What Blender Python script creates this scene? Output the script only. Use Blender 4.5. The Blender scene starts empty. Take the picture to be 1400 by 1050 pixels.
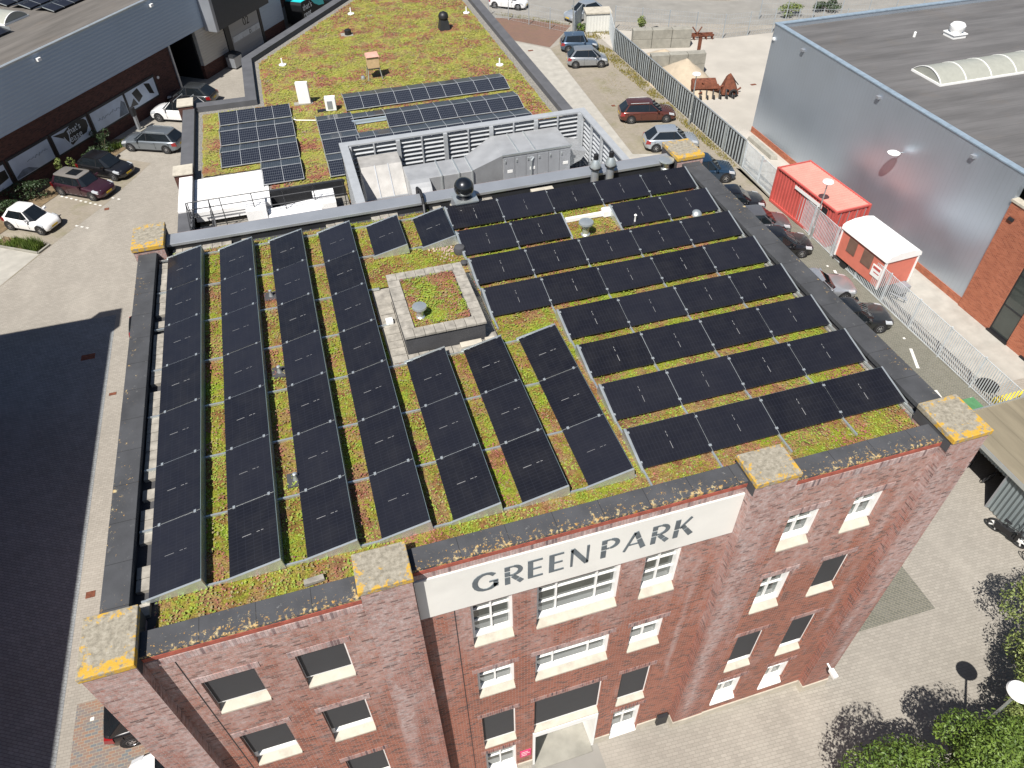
import bpy, bmesh, math, random
from mathutils import Vector, Matrix, noise
rad = math.radians
rnd = random.Random(7)
scene = bpy.context.scene
COL = scene.collection

# ------------------------------------------------------------------ camera
cam_d = bpy.data.cameras.new("camera"); cam = bpy.data.objects.new("camera", cam_d); COL.objects.link(cam)
cam_d.sensor_width = 36.0; cam_d.lens = 1000.63 * 36.0 / 1400.0
cam_d.clip_start = 0.1; cam_d.clip_end = 1500.0
YAW, PITCH, ROLL = 0.28304, 0.77306, -0.01796
fw = Vector((math.sin(YAW)*math.cos(PITCH), math.cos(YAW)*math.cos(PITCH), -math.sin(PITCH)))
rt = Vector((math.cos(YAW), -math.sin(YAW), 0)); up = rt.cross(fw)
r2 = rt*math.cos(ROLL) + up*math.sin(ROLL); u2 = -rt*math.sin(ROLL) + up*math.cos(ROLL)
cam.matrix_world = Matrix(((r2.x, u2.x, -fw.x, 4.83458), (r2.y, u2.y, -fw.y, -9.11937), (r2.z, u2.z, -fw.z, 25.97995), (0, 0, 0, 1)))
scene.camera = cam

# ------------------------------------------------------------------ world, sun, exposure
SUN_DIR = Vector((0.46, 0.50, -1.0)).normalized()          # direction the light travels
w = bpy.data.worlds.new("World"); scene.world = w; w.use_nodes = True
wn = w.node_tree; bg = wn.nodes["Background"]
sky = wn.nodes.new("ShaderNodeTexSky"); sky.sky_type = 'NISHITA'; sky.sun_disc = False
sky.sun_elevation = math.asin(-SUN_DIR.z); sky.sun_rotation = math.atan2(-SUN_DIR.x, -SUN_DIR.y)
sky.dust_density = 1.0; sky.ozone_density = 1.5
wn.links.new(sky.outputs[0], bg.inputs[0]); bg.inputs[1].default_value = 0.052
sl = bpy.data.lights.new("sun", 'SUN'); sl.energy = 5.0; sl.angle = rad(0.5); sl.color = (1.0, 0.955, 0.89)
so = bpy.data.objects.new("sun", sl); COL.objects.link(so)
so.rotation_euler = SUN_DIR.to_track_quat('-Z', 'Y').to_euler(); so.location = (-20, -20, 60)
scene.view_settings.view_transform = 'Standard'; scene.view_settings.look = 'None'
scene.view_settings.gamma = 1.0; scene.view_settings.exposure = 0.55
scene.cycles.max_bounces = 6; scene.cycles.transparent_max_bounces = 6

# ------------------------------------------------------------------ node material helpers
class NB:
    def __init__(s, name):
        s.m = bpy.data.materials.new(name); s.m.use_nodes = True; s.t = s.m.node_tree
        s.bsdf = s.t.nodes["Principled BSDF"]
    def n(s, typ, **kw):
        nd = s.t.nodes.new("ShaderNode" + typ)
        for k, v in kw.items(): setattr(nd, k, v)
        return nd
    def put(s, sock, v):
        if hasattr(v, "is_output") or isinstance(v, bpy.types.NodeSocket): s.t.links.new(v, sock)
        else: sock.default_value = v
    def math(s, op, a, b=0.0, c=0.0, clamp=False):
        nd = s.n("Math", operation=op, use_clamp=clamp); s.put(nd.inputs[0], a); s.put(nd.inputs[1], b); s.put(nd.inputs[2], c); return nd.outputs[0]
    def mix(s, f, a, b, mode='MIX'):
        nd = s.n("Mix", data_type='RGBA', blend_type=mode)
        s.put(nd.inputs[0], f); s.put(nd.inputs[6], col(a)); s.put(nd.inputs[7], col(b)); return nd.outputs[2]
    def noise(s, vec, scale, detail=3.0, rough=0.55, dist=0.0):
        nd = s.n("TexNoise"); s.put(nd.inputs["Vector"], vec); nd.inputs["Scale"].default_value = scale
        nd.inputs["Detail"].default_value = detail; nd.inputs["Roughness"].default_value = rough; nd.inputs["Distortion"].default_value = dist
        return nd.outputs[0]
    def ramp(s, f, stops, interp='LINEAR'):
        nd = s.n("ValToRGB"); nd.color_ramp.interpolation = interp; cr = nd.color_ramp.elements
        while len(cr) < len(stops): cr.new(0.5)
        for e, (p, c) in zip(cr, stops): e.position = p; e.color = col(c)
        s.put(nd.inputs[0], f); return nd.outputs[0]
    def step(s, f, lo, hi):
        nd = s.n("MapRange"); nd.inputs[1].default_value = lo; nd.inputs[2].default_value = hi; s.put(nd.inputs[0], f); return nd.outputs[0]
    def obj(s):
        if not hasattr(s, "_tc"): s._tc = s.n("TexCoord")
        return s._tc.outputs["Object"]
    def xyz(s, v=None):
        nd = s.n("SeparateXYZ"); s.put(nd.inputs[0], v if v is not None else s.obj()); return nd.outputs
    def comb(s, x, y, z=0.0):
        nd = s.n("CombineXYZ"); s.put(nd.inputs[0], x); s.put(nd.inputs[1], y); s.put(nd.inputs[2], z); return nd.outputs[0]
    def mapping(s, vec, scale=(1, 1, 1), rot=(0, 0, 0)):
        nd = s.n("Mapping"); s.put(nd.inputs[0], vec); nd.inputs["Scale"].default_value = scale; nd.inputs["Rotation"].default_value = rot; return nd.outputs[0]
    def wallvec(s):
        o = s.xyz(); s.obj(); nn = s.xyz(s._tc.outputs["Normal"])
        k = s.math('GREATER_THAN', s.math('ABSOLUTE', nn[0]), 0.6)
        nd = s.n("Mix", data_type='FLOAT'); s.put(nd.inputs[0], k); s.put(nd.inputs[2], o[0]); s.put(nd.inputs[3], o[1])
        return s.comb(nd.outputs[0], o[2]), o
    def bump(s, h, strength=0.4, dist=0.02):
        nd = s.n("Bump"); nd.inputs["Strength"].default_value = strength; nd.inputs["Distance"].default_value = dist
        s.put(nd.inputs["Height"], h); s.t.links.new(nd.outputs[0], s.bsdf.inputs["Normal"])
    def out(s, base, rough=0.7, metal=0.0, spec=0.5, coat=0.0):
        b = s.bsdf.inputs
        s.put(b["Base Color"], col(base)); s.put(b["Roughness"], rough); s.put(b["Metallic"], metal)
        b["Specular IOR Level"].default_value = spec; b["Coat Weight"].default_value = coat; b["Coat Roughness"].default_value = 0.05
        return s.m
def col(c):
    if isinstance(c, (tuple, list)): return tuple(c) + ((1.0,) if len(c) == 3 else ())
    if isinstance(c, float): return (c, c, c, 1.0)
    return c

def plain(name, base, rough=0.6, metal=0.0, spec=0.5, coat=0.0, var=0.15, scale=3.0, dirt=0.0, bump=0.0):
    """one colour with uneven wear"""
    b = NB(name); f = b.noise(b.obj(), scale, 4.0)
    lo = tuple(max(0, c*(1-var)) for c in base); hi = tuple(min(1, c*(1+var)) for c in base)
    c = b.mix(b.step(f, 0.3, 0.7), lo, hi)
    if dirt > 0:
        d = b.step(b.noise(b.obj(), scale*0.45, 5.0, 0.65), 0.52, 0.75)
        c = b.mix(b.math('MULTIPLY', d, dirt), c, (0.10, 0.09, 0.07))
    r = b.math('ADD', b.math('MULTIPLY', f, 0.2), rough - 0.1)
    if bump: b.bump(b.noise(b.obj(), scale*8, 3.0), bump, 0.01)
    return b.out(c, r, metal, spec, coat)

def brick_mat(name, c1, c2, dark, mortar, bw=0.22, bh=0.0655, eff=0.0, effz=(6.0, 13.0), effcol=(0.53, 0.45, 0.44), soldier=False):
    b = NB(name); v, o = b.wallvec()
    if soldier: bw, bh = 0.0655, 0.5
    t = b.n("TexBrick", offset=0.0 if soldier else 0.5); b.put(t.inputs["Vector"], v)
    t.inputs["Scale"].default_value = 1.0; t.inputs["Brick Width"].default_value = bw; t.inputs["Row Height"].default_value = bh
    t.inputs["Mortar Size"].default_value = 0.007; t.inputs["Mortar Smooth"].default_value = 0.3; t.inputs["Bias"].default_value = 0.0
    t.inputs["Color1"].default_value = (0, 0, 0, 1); t.inputs["Color2"].default_value = (1, 1, 1, 1); t.inputs["Mortar"].default_value = (0.5, 0.5, 0.5, 1)
    rnd_ = t.outputs[0]
    sep = b.n("SeparateColor"); b.put(sep.inputs[0], rnd_)
    cr = b.ramp(sep.outputs[0], [(0.0, dark), (0.22, c1), (0.6, c2), (0.86, c1), (1.0, dark)])
    big = b.step(b.noise(b.obj(), 0.55, 4.0, 0.6), 0.35, 0.68)
    cr = b.mix(b.math('MULTIPLY', big, 0.35), cr, tuple(0.6*x for x in c1))
    streak = b.step(b.noise(b.mapping(b.obj(), (1.6, 1.6, 9.0)), 1.0, 4.0, 0.65), 0.5, 0.72)
    cr = b.mix(b.math('MULTIPLY', streak, 0.3), cr, tuple(min(1, 1.5*x+0.03) for x in c1))
    if eff > 0:
        zf = b.step(o[2], effz[0], effz[1])
        ns = b.noise(b.mapping(b.obj(), (1.3, 1.3, 0.5)), 1.0, 5.0, 0.7)
        m = b.step(b.math('ADD', ns, b.math('MULTIPLY', zf, 0.36)), 0.56, 0.84)
        if not soldier:
            wob = b.math('MULTIPLY', b.math('SUBTRACT', b.noise(b.mapping(b.obj(), (0.0, 0.0, 0.7)), 1.0, 3.0), 0.5), 0.5)
            for cx, wd, zl, zh in ((4.15, 0.13, 0.5, 9.5), (12.92, 0.15, 0.2, 12.0), (17.0, 0.10, 4.0, 12.0), (17.78, 0.13, 3.0, 12.5), (18.2, 0.12, 0.5, 11.5), (-0.2, 0.16, 2.0, 11.0), (11.9, 0.06, 3.0, 10.5)):
                g = b.step(b.math('ABSOLUTE', b.math('SUBTRACT', b.math('ADD', o[0], wob), cx)), wd*2.2, 0.0)
                zz = b.math('MULTIPLY', b.step(o[2], zl, zl+1.5), b.step(o[2], zh+0.5, zh-1.5))
                m = b.math('ADD', m, b.math('MULTIPLY', b.math('MULTIPLY', g, zz), b.step(ns, 0.25, 0.55)), clamp=True)
        fine = b.step(b.noise(b.obj(), 9.0, 4.0, 0.7), 0.25, 0.7)
        m = b.math('MULTIPLY', b.math('MULTIPLY', m, fine), eff)
        keep = b.step(sep.outputs[0], 0.0, 0.2)
        m = b.math('MULTIPLY', m, b.math('ADD', b.math('MULTIPLY', keep, 0.75), 0.25))
        cr = b.mix(m, cr, effcol)
    c = b.mix(t.outputs[1], cr, mortar)
    b.bump(b.math('MULTIPLY', t.outputs[1], -1.0), 0.5, 0.01)
    return b.out(c, 0.85, 0, 0.3)

def paver_mat(name, c1, c2, mortar, bw=0.21, bh=0.105, rot=0.0, stain=(0.09, 0.085, 0.07), stain_amt=0.35, moss=0.0, mort=0.007, off=0.5):
    b = NB(name); v = b.mapping(b.obj(), (1, 1, 1), (0, 0, rot))
    t = b.n("TexBrick", offset=off); b.put(t.inputs["Vector"], v); t.inputs["Scale"].default_value = 1.0
    t.inputs["Brick Width"].default_value = bw; t.inputs["Row Height"].default_value = bh
    t.inputs["Mortar Size"].default_value = mort; t.inputs["Mortar Smooth"].default_value = 0.4; t.inputs["Bias"].default_value = 0.0
    t.inputs["Color1"].default_value = col(c1); t.inputs["Color2"].default_value = col(c2); t.inputs["Mortar"].default_value = col(mortar)
    big = b.noise(b.obj(), 0.13, 5.0, 0.6); mid = b.noise(b.obj(), 0.9, 4.0, 0.6)
    s = b.step(b.math('ADD', b.math('MULTIPLY', big, 0.6), b.math('MULTIPLY', mid, 0.4)), 0.42, 0.68)
    c = b.mix(b.math('MULTIPLY', s, stain_amt), t.outputs[0], stain)
    if moss:
        mm = b.step(b.noise(b.obj(), 0.5, 5.0, 0.7), 0.5, 0.66)
        c = b.mix(b.math('MULTIPLY', mm, moss), c, (0.13, 0.13, 0.04))
    pale = b.step(b.noise(b.mapping(b.obj(), (0.5, 0.16, 1), (0, 0, -0.7)), 1.0, 4.0, 0.6), 0.5, 0.72)
    c = b.mix(b.math('MULTIPLY', pale, 0.28), c, tuple(min(1, 1.25*x) for x in c1))
    spots = b.step(b.noise(b.obj(), 3.1, 3.0, 0.6), 0.68, 0.74)
    c = b.mix(b.math('MULTIPLY', spots, 0.25), c, tuple(0.45*x for x in c1))
    b.bump(b.math('MULTIPLY', t.outputs[1], -1.0), 0.3, 0.008)
    return b.out(c, 0.88, 0, 0.3)

def moss_mat(name, stops, s1, s2, extra=None, seed=0.0):
    b = NB(name); v = b.n("VectorMath", operation='ADD'); b.put(v.inputs[0], b.obj()); v.inputs[1].default_value = (seed, seed*1.7, 0); v = v.outputs[0]
    f = b.math('ADD', b.math('MULTIPLY', b.noise(v, s1, 5.0, 0.62, 0.6), 0.62), b.math('MULTIPLY', b.noise(v, s2, 4.0, 0.65), 0.38))
    f = b.math('ADD', b.math('MULTIPLY', b.math('SUBTRACT', f, 0.5), 2.3), 0.5)
    c = b.ramp(f, stops)
    if extra:
        m = b.step(b.noise(v, extra[1], 5.0, 0.68, 0.4), extra[2], extra[3]); c = b.mix(b.math('MULTIPLY', m, extra[4]), c, extra[0])
    fine = b.noise(v, 28.0, 3.0, 0.7)
    c = b.mix(b.step(fine, 0.35, 0.75), b.mix(1.0, c, (0.42, 0.38, 0.36), 'MULTIPLY'), b.mix(1.0, c, (1.35, 1.32, 1.25), 'MULTIPLY'))
    b.bump(b.math('ADD', fine, b.noise(v, 9.0, 4.0)), 0.9, 0.05)
    return b.out(c, 0.95, 0, 0.15)

MT = {}
MT['brick'] = brick_mat('red_brick', (0.275, 0.088, 0.054), (0.365, 0.130, 0.082), (0.085, 0.052, 0.05), (0.31, 0.24, 0.205), bw=0.17, eff=0.8)
MT['brick_pier'] = brick_mat('weathered_red_brick', (0.26, 0.090, 0.060), (0.345, 0.130, 0.092), (0.085, 0.055, 0.055), (0.33, 0.27, 0.245), bw=0.17, eff=0.85, effz=(4.0, 13.0))
MT['soldier'] = brick_mat('soldier_course_brick', (0.25, 0.10, 0.08), (0.37, 0.22, 0.19), (0.085, 0.06, 0.07), (0.32, 0.26, 0.24), eff=0.9, effz=(2.0, 12.0), soldier=True)
MT['brick_red_edge'] = plain('rowlock_brick_edge', (0.30, 0.075, 0.05), 0.85, var=0.3, scale=7)
MT['brick_dark'] = brick_mat('dark_brown_brick', (0.085, 0.038, 0.030), (0.12, 0.05, 0.04), (0.04, 0.02, 0.02), (0.09, 0.06, 0.05))
MT['brick_orange'] = brick_mat('orange_brick', (0.37, 0.115, 0.06), (0.45, 0.155, 0.085), (0.27, 0.08, 0.045), (0.36, 0.20, 0.14))
MT['render'] = plain('white_sign_render', (0.69, 0.68, 0.64), 0.8, var=0.04, scale=1.2, dirt=0.12)
MT['letter'] = plain('dark_letter_paint', (0.105, 0.125, 0.14), 0.6, var=0.2)
MT['stone'] = plain('pale_stone_sill', (0.45, 0.415, 0.345), 0.8, var=0.10, scale=4, dirt=0.35, bump=0.2)
MT['frame'] = plain('white_window_frame', (0.80, 0.80, 0.78), 0.4, var=0.03)
MT['blind'] = plain('charcoal_sun_screen', (0.040, 0.041, 0.045), 0.7, var=0.06)
MT['bitumen'] = plain('roof_bitumen', (0.052, 0.052, 0.056), 0.85, var=0.18, scale=1.5, bump=0.3)
MT['alu'] = plain('mill_aluminium', (0.62, 0.66, 0.66), 0.38, 0.75, var=0.06)
MT['zinc'] = plain('grey_metal_coping', (0.36, 0.38, 0.41), 0.45, 0.5, var=0.06, scale=1.0)
MT['galv'] = plain('galvanised_duct', (0.42, 0.43, 0.44), 0.45, 0.4, var=0.10, scale=1.6, dirt=0.12)
MT['louvre'] = plain('pale_louvre_blade', (0.46, 0.48, 0.50), 0.45, 0.35, var=0.05)
MT['steel'] = plain('dark_steel', (0.035, 0.037, 0.042), 0.5, 0.4, var=0.1)
MT['black'] = plain('black_plastic', (0.012, 0.012, 0.014), 0.5, var=0.1)
MT['white'] = plain('white_paint', (0.80, 0.80, 0.79), 0.5, var=0.03, dirt=0.06)
MT['roofwhite'] = plain('white_roof_membrane', (0.80, 0.80, 0.80), 0.55, var=0.03, scale=0.8, dirt=0.10)
MT['green_grey'] = plain('teal_grey_plate', (0.24, 0.31, 0.33), 0.45, 0.5, var=0.08)
MT['concrete'] = plain('concrete', (0.27, 0.26, 0.225), 0.9, var=0.15, scale=2, dirt=0.35, bump=0.3)
MT['tile'] = plain('grey_roof_tiles', (0.29, 0.27, 0.235), 0.9, var=0.3, scale=5, dirt=0.3, bump=0.4)
MT['wood'] = plain('pale_wood', (0.50, 0.36, 0.20), 0.7, var=0.15, scale=6)
MT['rust'] = plain('rusty_steel', (0.16, 0.055, 0.03), 0.85, 0.2, var=0.4, scale=5)
MT['red_paint'] = plain('faded_red_paint', (0.46, 0.085, 0.072), 0.5, var=0.10, scale=1.2, dirt=0.08)
MT['red_roof'] = plain('faded_red_roof', (0.58, 0.24, 0.195), 0.55, var=0.08, scale=1.2)
MT['hut_red'] = plain('orange_red_hut', (0.58, 0.17, 0.12), 0.5, var=0.06)
MT['pink'] = plain('magenta_sign', (0.62, 0.03, 0.14), 0.5, var=0.05)
MT['mark'] = plain('white_road_paint', (0.62, 0.61, 0.57), 0.8, var=0.15, scale=6, dirt=0.2)
MT['rim'] = plain('alloy_wheel', (0.55, 0.56, 0.58), 0.3, 0.8, var=0.05)
MT['tyre'] = plain('tyre_rubber', (0.016, 0.016, 0.017), 0.85, var=0.2)
MT['taillight'] = plain('red_tail_lamp', (0.24, 0.008, 0.010), 0.15, coat=1.0, var=0.05)
MT['headlight'] = plain('clear_head_lamp', (0.62, 0.65, 0.68), 0.12, 0.3, coat=1.0, var=0.05)
MT['plate'] = plain('yellow_number_plate', (0.62, 0.42, 0.02), 0.5, var=0.05)
MT['sand'] = plain('beige_sand', (0.40, 0.335, 0.25), 0.95, var=0.10, scale=2, bump=0.4)
MT['bark'] = plain('bark', (0.10, 0.075, 0.05), 0.9, var=0.3, scale=8)
def glass_mat(name, tint, rough=0.04):
    b = NB(name); f = b.noise(b.obj(), 1.3, 3.0)
    return b.out(b.mix(f, tuple(0.5*c for c in tint), tuple(1.4*c for c in tint)), rough, 0, 0.8)
MT['glass'] = glass_mat('window_glass', (0.045, 0.055, 0.05)); MT['carglass'] = glass_mat('car_glass', (0.010, 0.013, 0.016), 0.03)
MT['doorglass'] = glass_mat('pale_door_glass', (0.16, 0.18, 0.18)); MT['lowglass'] = glass_mat('grey_lower_glass', (0.12, 0.135, 0.13))

# green roofs
MT['moss'] = moss_mat('sedum_mat', [(0.0, (0.109, 0.051, 0.028)), (0.22, (0.256, 0.147, 0.077)), (0.36, (0.346, 0.237, 0.109)), (0.46, (0.320, 0.256, 0.070)), (0.58, (0.294, 0.320, 0.045)), (0.76, (0.243, 0.346, 0.032)), (1.0, (0.128, 0.218, 0.026))],
                      0.9, 4.0, ((0.243, 0.096, 0.054), 1.7, 0.50, 0.62, 0.75))
MT['moss_far'] = moss_mat('flowering_sedum_mat', [(0.0, (0.12, 0.095, 0.04)), (0.2, (0.25, 0.175, 0.085)), (0.36, (0.32, 0.27, 0.115)), (0.5, (0.385, 0.365, 0.095)), (0.7, (0.315, 0.345, 0.06)), (0.86, (0.21, 0.25, 0.045)), (1.0, (0.10, 0.115, 0.03))],
                      0.7, 4.2, ((0.33, 0.115, 0.085), 0.85, 0.52, 0.60, 0.75), 3.0)
def lichen_coping(name, base, amt):
    """bitumen with orange and grey lichen; objects using it carry their outer edge at local y = 0"""
    b = NB(name); o = b.xyz(); v = b.obj()
    c = b.mix(b.step(b.noise(v, 1.5, 4.0), 0.3, 0.7), tuple(0.8*x for x in base), tuple(1.25*x for x in base))
    edge = b.step(b.math('ABSOLUTE', o[1]), 0.55, 0.0)
    n1 = b.noise(v, 9.0, 6.0, 0.78); n0 = b.noise(v, 0.9, 3.0)
    m = b.step(b.math('ADD', b.math('ADD', n1, b.math('MULTIPLY', edge, 0.15*amt)), b.math('MULTIPLY', n0, 0.22)), 0.775, 0.815)
    hue = b.mix(b.step(b.noise(v, 6.0), 0.35, 0.65), (0.42, 0.21, 0.03), (0.45, 0.38, 0.22))
    g = b.step(b.noise(v, 5.0, 5.0, 0.75), 0.63, 0.70)
    seam = b.math('LESS_THAN', b.math('FRACT', b.math('MULTIPLY', o[0], 0.96)), 0.016)
    c = b.mix(b.math('MULTIPLY', seam, 0.6), c, (0.015, 0.015, 0.015))
    c = b.mix(b.math('MULTIPLY', g, 0.55*min(1, amt)), c, (0.27, 0.27, 0.26)); c = b.mix(m, c, hue)
    b.bump(b.noise(v, 30.0, 3.0), 0.3, 0.01)
    return b.out(c, 0.9, 0, 0.25)
MT['cop_front'] = lichen_coping('mossy_bitumen_coping', (0.062, 0.064, 0.07), 1.0)
MT['cop_side'] = lichen_coping('clean_bitumen_coping', (0.055, 0.057, 0.062), 0.42)
def cap_mat():
    b = NB('lichen_cap_stone'); o = b.xyz(); inf = b.n("ObjectInfo"); vv = b.n("VectorMath", operation='ADD'); b.put(vv.inputs[0], b.obj()); b.put(vv.inputs[1], b.comb(b.math('MULTIPLY', inf.outputs["Random"], 37.0), b.math('MULTIPLY', inf.outputs["Random"], 91.0))); v = vv.outputs[0]
    ax = b.math('DIVIDE', b.math('ABSOLUTE', o[0]), 0.52); ay = b.math('DIVIDE', b.math('ABSOLUTE', o[1]), 0.52)
    rim = b.step(b.math('MAXIMUM', ax, ay), 0.55, 1.0); front = b.step(o[1], 0.15, -0.5)
    c = b.ramp(b.noise(v, 9.0, 5.0, 0.7), [(0.3, (0.16, 0.145, 0.115)), (0.5, (0.27, 0.245, 0.195)), (0.7, (0.37, 0.34, 0.28))])
    n = b.math('ADD', b.noise(v, 6.5, 5.0, 0.72), b.math('ADD', b.math('MULTIPLY', rim, 0.15), b.math('MULTIPLY', front, 0.07)))
    m = b.step(b.math('ADD', n, b.math('MULTIPLY', b.step(b.noise(v, 2.2, 3.0), 0.45, 0.7), 0.05)), 0.655, 0.735)
    c = b.mix(m, c, b.mix(b.noise(v, 14.0), (0.53, 0.27, 0.015), (0.45, 0.33, 0.08)))
    b.bump(b.noise(v, 22.0, 4.0, 0.7), 0.6, 0.015)
    return b.out(c, 0.92, 0, 0.2)
MT['cap'] = cap_mat()

# solar modules (local x across the slope, local y along the module)
def panel_mat():
    b = NB('black_solar_module'); o = b.xyz(); x, y = o[0], o[1]
    s = b.math('FRACT', b.math('MULTIPLY', y, 1/0.087))
    line = b.math('LESS_THAN', b.math('ABSOLUTE', b.math('SUBTRACT', s, 0.5)), 0.14)
    fx = b.math('LESS_THAN', b.math('FRACT', b.math('MULTIPLY', x, 1/0.18)), 0.045)
    c = b.mix(line, (0.0075, 0.0075, 0.0105), (0.0115, 0.0118, 0.0165)); c = b.mix(b.math('MULTIPLY', fx, 0.5), c, (0.022, 0.024, 0.034))
    mid = b.math('LESS_THAN', b.math('ABSOLUTE', b.math('SUBTRACT', y, 0.86)), 0.006)
    a1 = b.math('MULTIPLY', b.math('GREATER_THAN', x, 0.30), b.math('LESS_THAN', x, 0.50))
    a2 = b.math('MULTIPLY', b.math('GREATER_THAN', x, 0.62), b.math('LESS_THAN', x, 0.69)); a3 = b.math('MULTIPLY', b.math('GREATER_THAN', x, 0.72), b.math('LESS_THAN', x, 0.77))
    dash = b.math('MULTIPLY', mid, b.math('ADD', b.math('ADD', a1, a2), a3, clamp=True))
    c = b.mix(dash, c, (0.30, 0.30, 0.30))
    info = b.n("ObjectInfo")
    dust = b.step(b.noise(b.comb(b.math('ADD', x, b.math('MULTIPLY', info.outputs["Random"], 40)), y), 1.7, 5.0, 0.65), 0.4, 0.8)
    c = b.mix(b.math('MULTIPLY', dust, 0.05), c, (0.20, 0.19, 0.17))
    c = b.mix(b.math('MULTIPLY', info.outputs["Random"], 0.5), c, (0.019, 0.020, 0.029))
    sp = b.step(b.noise(b.comb(b.math('ADD', x, b.math('MULTIPLY', info.outputs["Random"], 90)), y), 16.0, 2.0), 0.80, 0.82)
    c = b.mix(b.math('MULTIPLY', sp, 0.5), c, (0.4, 0.4, 0.38))
    return b.out(c, 0.30, 0, 0.35, 0.25)
MT['pv'] = panel_mat()
def panel_grid():
    b = NB('gridded_solar_module'); o = b.xyz()
    fx = b.math('FRACT', b.math('MULTIPLY', o[0], 10/1.06)); fy = b.math('FRACT', b.math('MULTIPLY', o[1], 6/1.37))
    gx = b.math('LESS_THAN', b.math('ABSOLUTE', b.math('SUBTRACT', fx, 0.5)), 0.455); gy = b.math('LESS_THAN', b.math('ABSOLUTE', b.math('SUBTRACT', fy, 0.5)), 0.455)
    cell = b.math('MULTIPLY', gx, gy)
    c = b.mix(cell, (0.12, 0.13, 0.15), b.mix(b.noise(b.obj(), 2.0), (0.007, 0.009, 0.016), (0.013, 0.016, 0.026)))
    return b.out(c, 0.28, 0, 0.4, 0.25)
MT['pvgrid'] = panel_grid()
def ribbed(name, base, rough, metal, pitch, horiz=False, strength=0.35, var=0.04):
    b = NB(name); v, o = b.wallvec(); q = b.xyz(v)
    s = b.math('SINE', b.math('MULTIPLY', q[1] if horiz else q[0], 2*math.pi/pitch))
    c = b.mix(b.noise(b.obj(), 0.35, 4.0), tuple(c*(1-var*2) for c in base), tuple(c*(1+var*2) for c in base))
    c = b.mix(b.math('MULTIPLY', b.step(s, 0.75, 1.0), 0.10), c, tuple(0.5*c for c in base))
    if name == 'silver_cladding':
        seam = b.math('LESS_THAN', b.math('FRACT', q[0]), 0.02); c = b.mix(b.math('MULTIPLY', seam, 0.10), c, (0.16, 0.18, 0.2))
        rough = b.math('ADD', b.math('MULTIPLY', b.noise(b.obj(), 0.7, 4.0), 0.22), rough-0.11)
    b.bump(s, strength, 0.02)
    return b.out(c, rough, metal, 0.5)
MT['clad_blue'] = ribbed('blue_grey_cladding', (0.38, 0.46, 0.55), 0.55, 0.1, 0.25, True)
MT['clad_hall'] = ribbed('silver_cladding', (0.47, 0.53, 0.60), 0.42, 0.7, 0.3, False, 0.012)
MT['clad_pale'] = ribbed('pale_ribbed_cladding', (0.44, 0.43, 0.40), 0.6, 0.1, 0.22, True, 0.6)
MT['rolldoor'] = ribbed('grey_roller_door', (0.32, 0.33, 0.34), 0.6, 0.1, 0.6, True, 0.3)
MT['corr_grey'] = ribbed('grey_corrugated_steel', (0.24, 0.28, 0.29), 0.5, 0.3, 0.2, False, 0.9)
MT['corr_red'] = ribbed('red_corrugated_steel', (0.52, 0.06, 0.05), 0.5, 0.0, 0.28, False, 1.0)
def felt(name, base, lines):
    b = NB(name); o = b.xyz(); v = b.obj()
    f = b.math('FRACT', b.math('MULTIPLY', o[lines], 1.0)); seam = b.math('LESS_THAN', f, 0.06)
    band = b.noise(b.mapping(v, (0.15, 1, 1) if lines == 1 else (1, 0.15, 1)), 1.2, 4.0, 0.6)
    c = b.mix(b.step(band, 0.3, 0.7), tuple(0.78*x for x in base), tuple(1.22*x for x in base))
    c = b.mix(b.math('MULTIPLY', seam, 0.35), c, tuple(0.6*x for x in base))
    c = b.mix(b.math('MULTIPLY', b.step(b.noise(v, 0.4, 5.0, 0.7), 0.55, 0.75), 0.25), c, (0.16, 0.13, 0.10))
    b.bump(b.noise(v, 14.0), 0.25, 0.01)
    return b.out(c, 0.9, 0, 0.25)
MT['felt_left'] = felt('brown_roof_felt', (0.125, 0.115, 0.105), 1)
MT['felt_right'] = felt('dark_roof_felt', (0.115, 0.112, 0.113), 1)
MT['felt_shed'] = felt('olive_roof_felt', (0.20, 0.175, 0.125), 0)
# ground materials
MT['paving'] = paver_mat('beige_clinker', (0.325, 0.30, 0.262), (0.275, 0.253, 0.22), (0.19, 0.175, 0.15), 0.22, 0.11, 0.06, stain=(0.205, 0.19, 0.165), stain_amt=0.45)
MT['path'] = plain('pale_path_concrete', (0.355, 0.34, 0.305), 0.9, var=0.12, scale=1.5, dirt=0.15)
MT['bay'] = paver_mat('worn_bay_paving', (0.29, 0.255, 0.21), (0.25, 0.22, 0.18), (0.18, 0.165, 0.13), 0.22, 0.11, 0.3, stain=(0.20, 0.18, 0.135), stain_amt=0.5, moss=0.35)
MT['bay_dark'] = paver_mat('dark_bay_clinker', (0.12, 0.118, 0.10), (0.155, 0.15, 0.13), (0.21, 0.20, 0.155), 0.21, 0.105, 0.78, stain=(0.10, 0.10, 0.08), stain_amt=0.3, mort=0.016)
MT['bay_mix'] = paver_mat('mixed_clinker', (0.26, 0.15, 0.10), (0.13, 0.15, 0.165), (0.27, 0.24, 0.19), 0.21, 0.105, 0.0, stain=(0.14, 0.12, 0.10), stain_amt=0.2, mort=0.012)
MT['yard_dark'] = paver_mat('dark_yard_clinker', (0.26, 0.275, 0.28), (0.21, 0.22, 0.23), (0.07, 0.075, 0.08), 0.22, 0.11, 0.5, stain_amt=0.3)
MT['red_pave'] = paver_mat('red_clinker', (0.20, 0.115, 0.085), (0.165, 0.10, 0.08), (0.15, 0.12, 0.10), 0.21, 0.105, 0.4, stain=(0.12, 0.09, 0.07), moss=0.15)
MT['asphalt'] = plain('road_asphalt', (0.235, 0.225, 0.205), 0.9, var=0.12, scale=0.6, dirt=0.12, bump=0.2)
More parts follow.
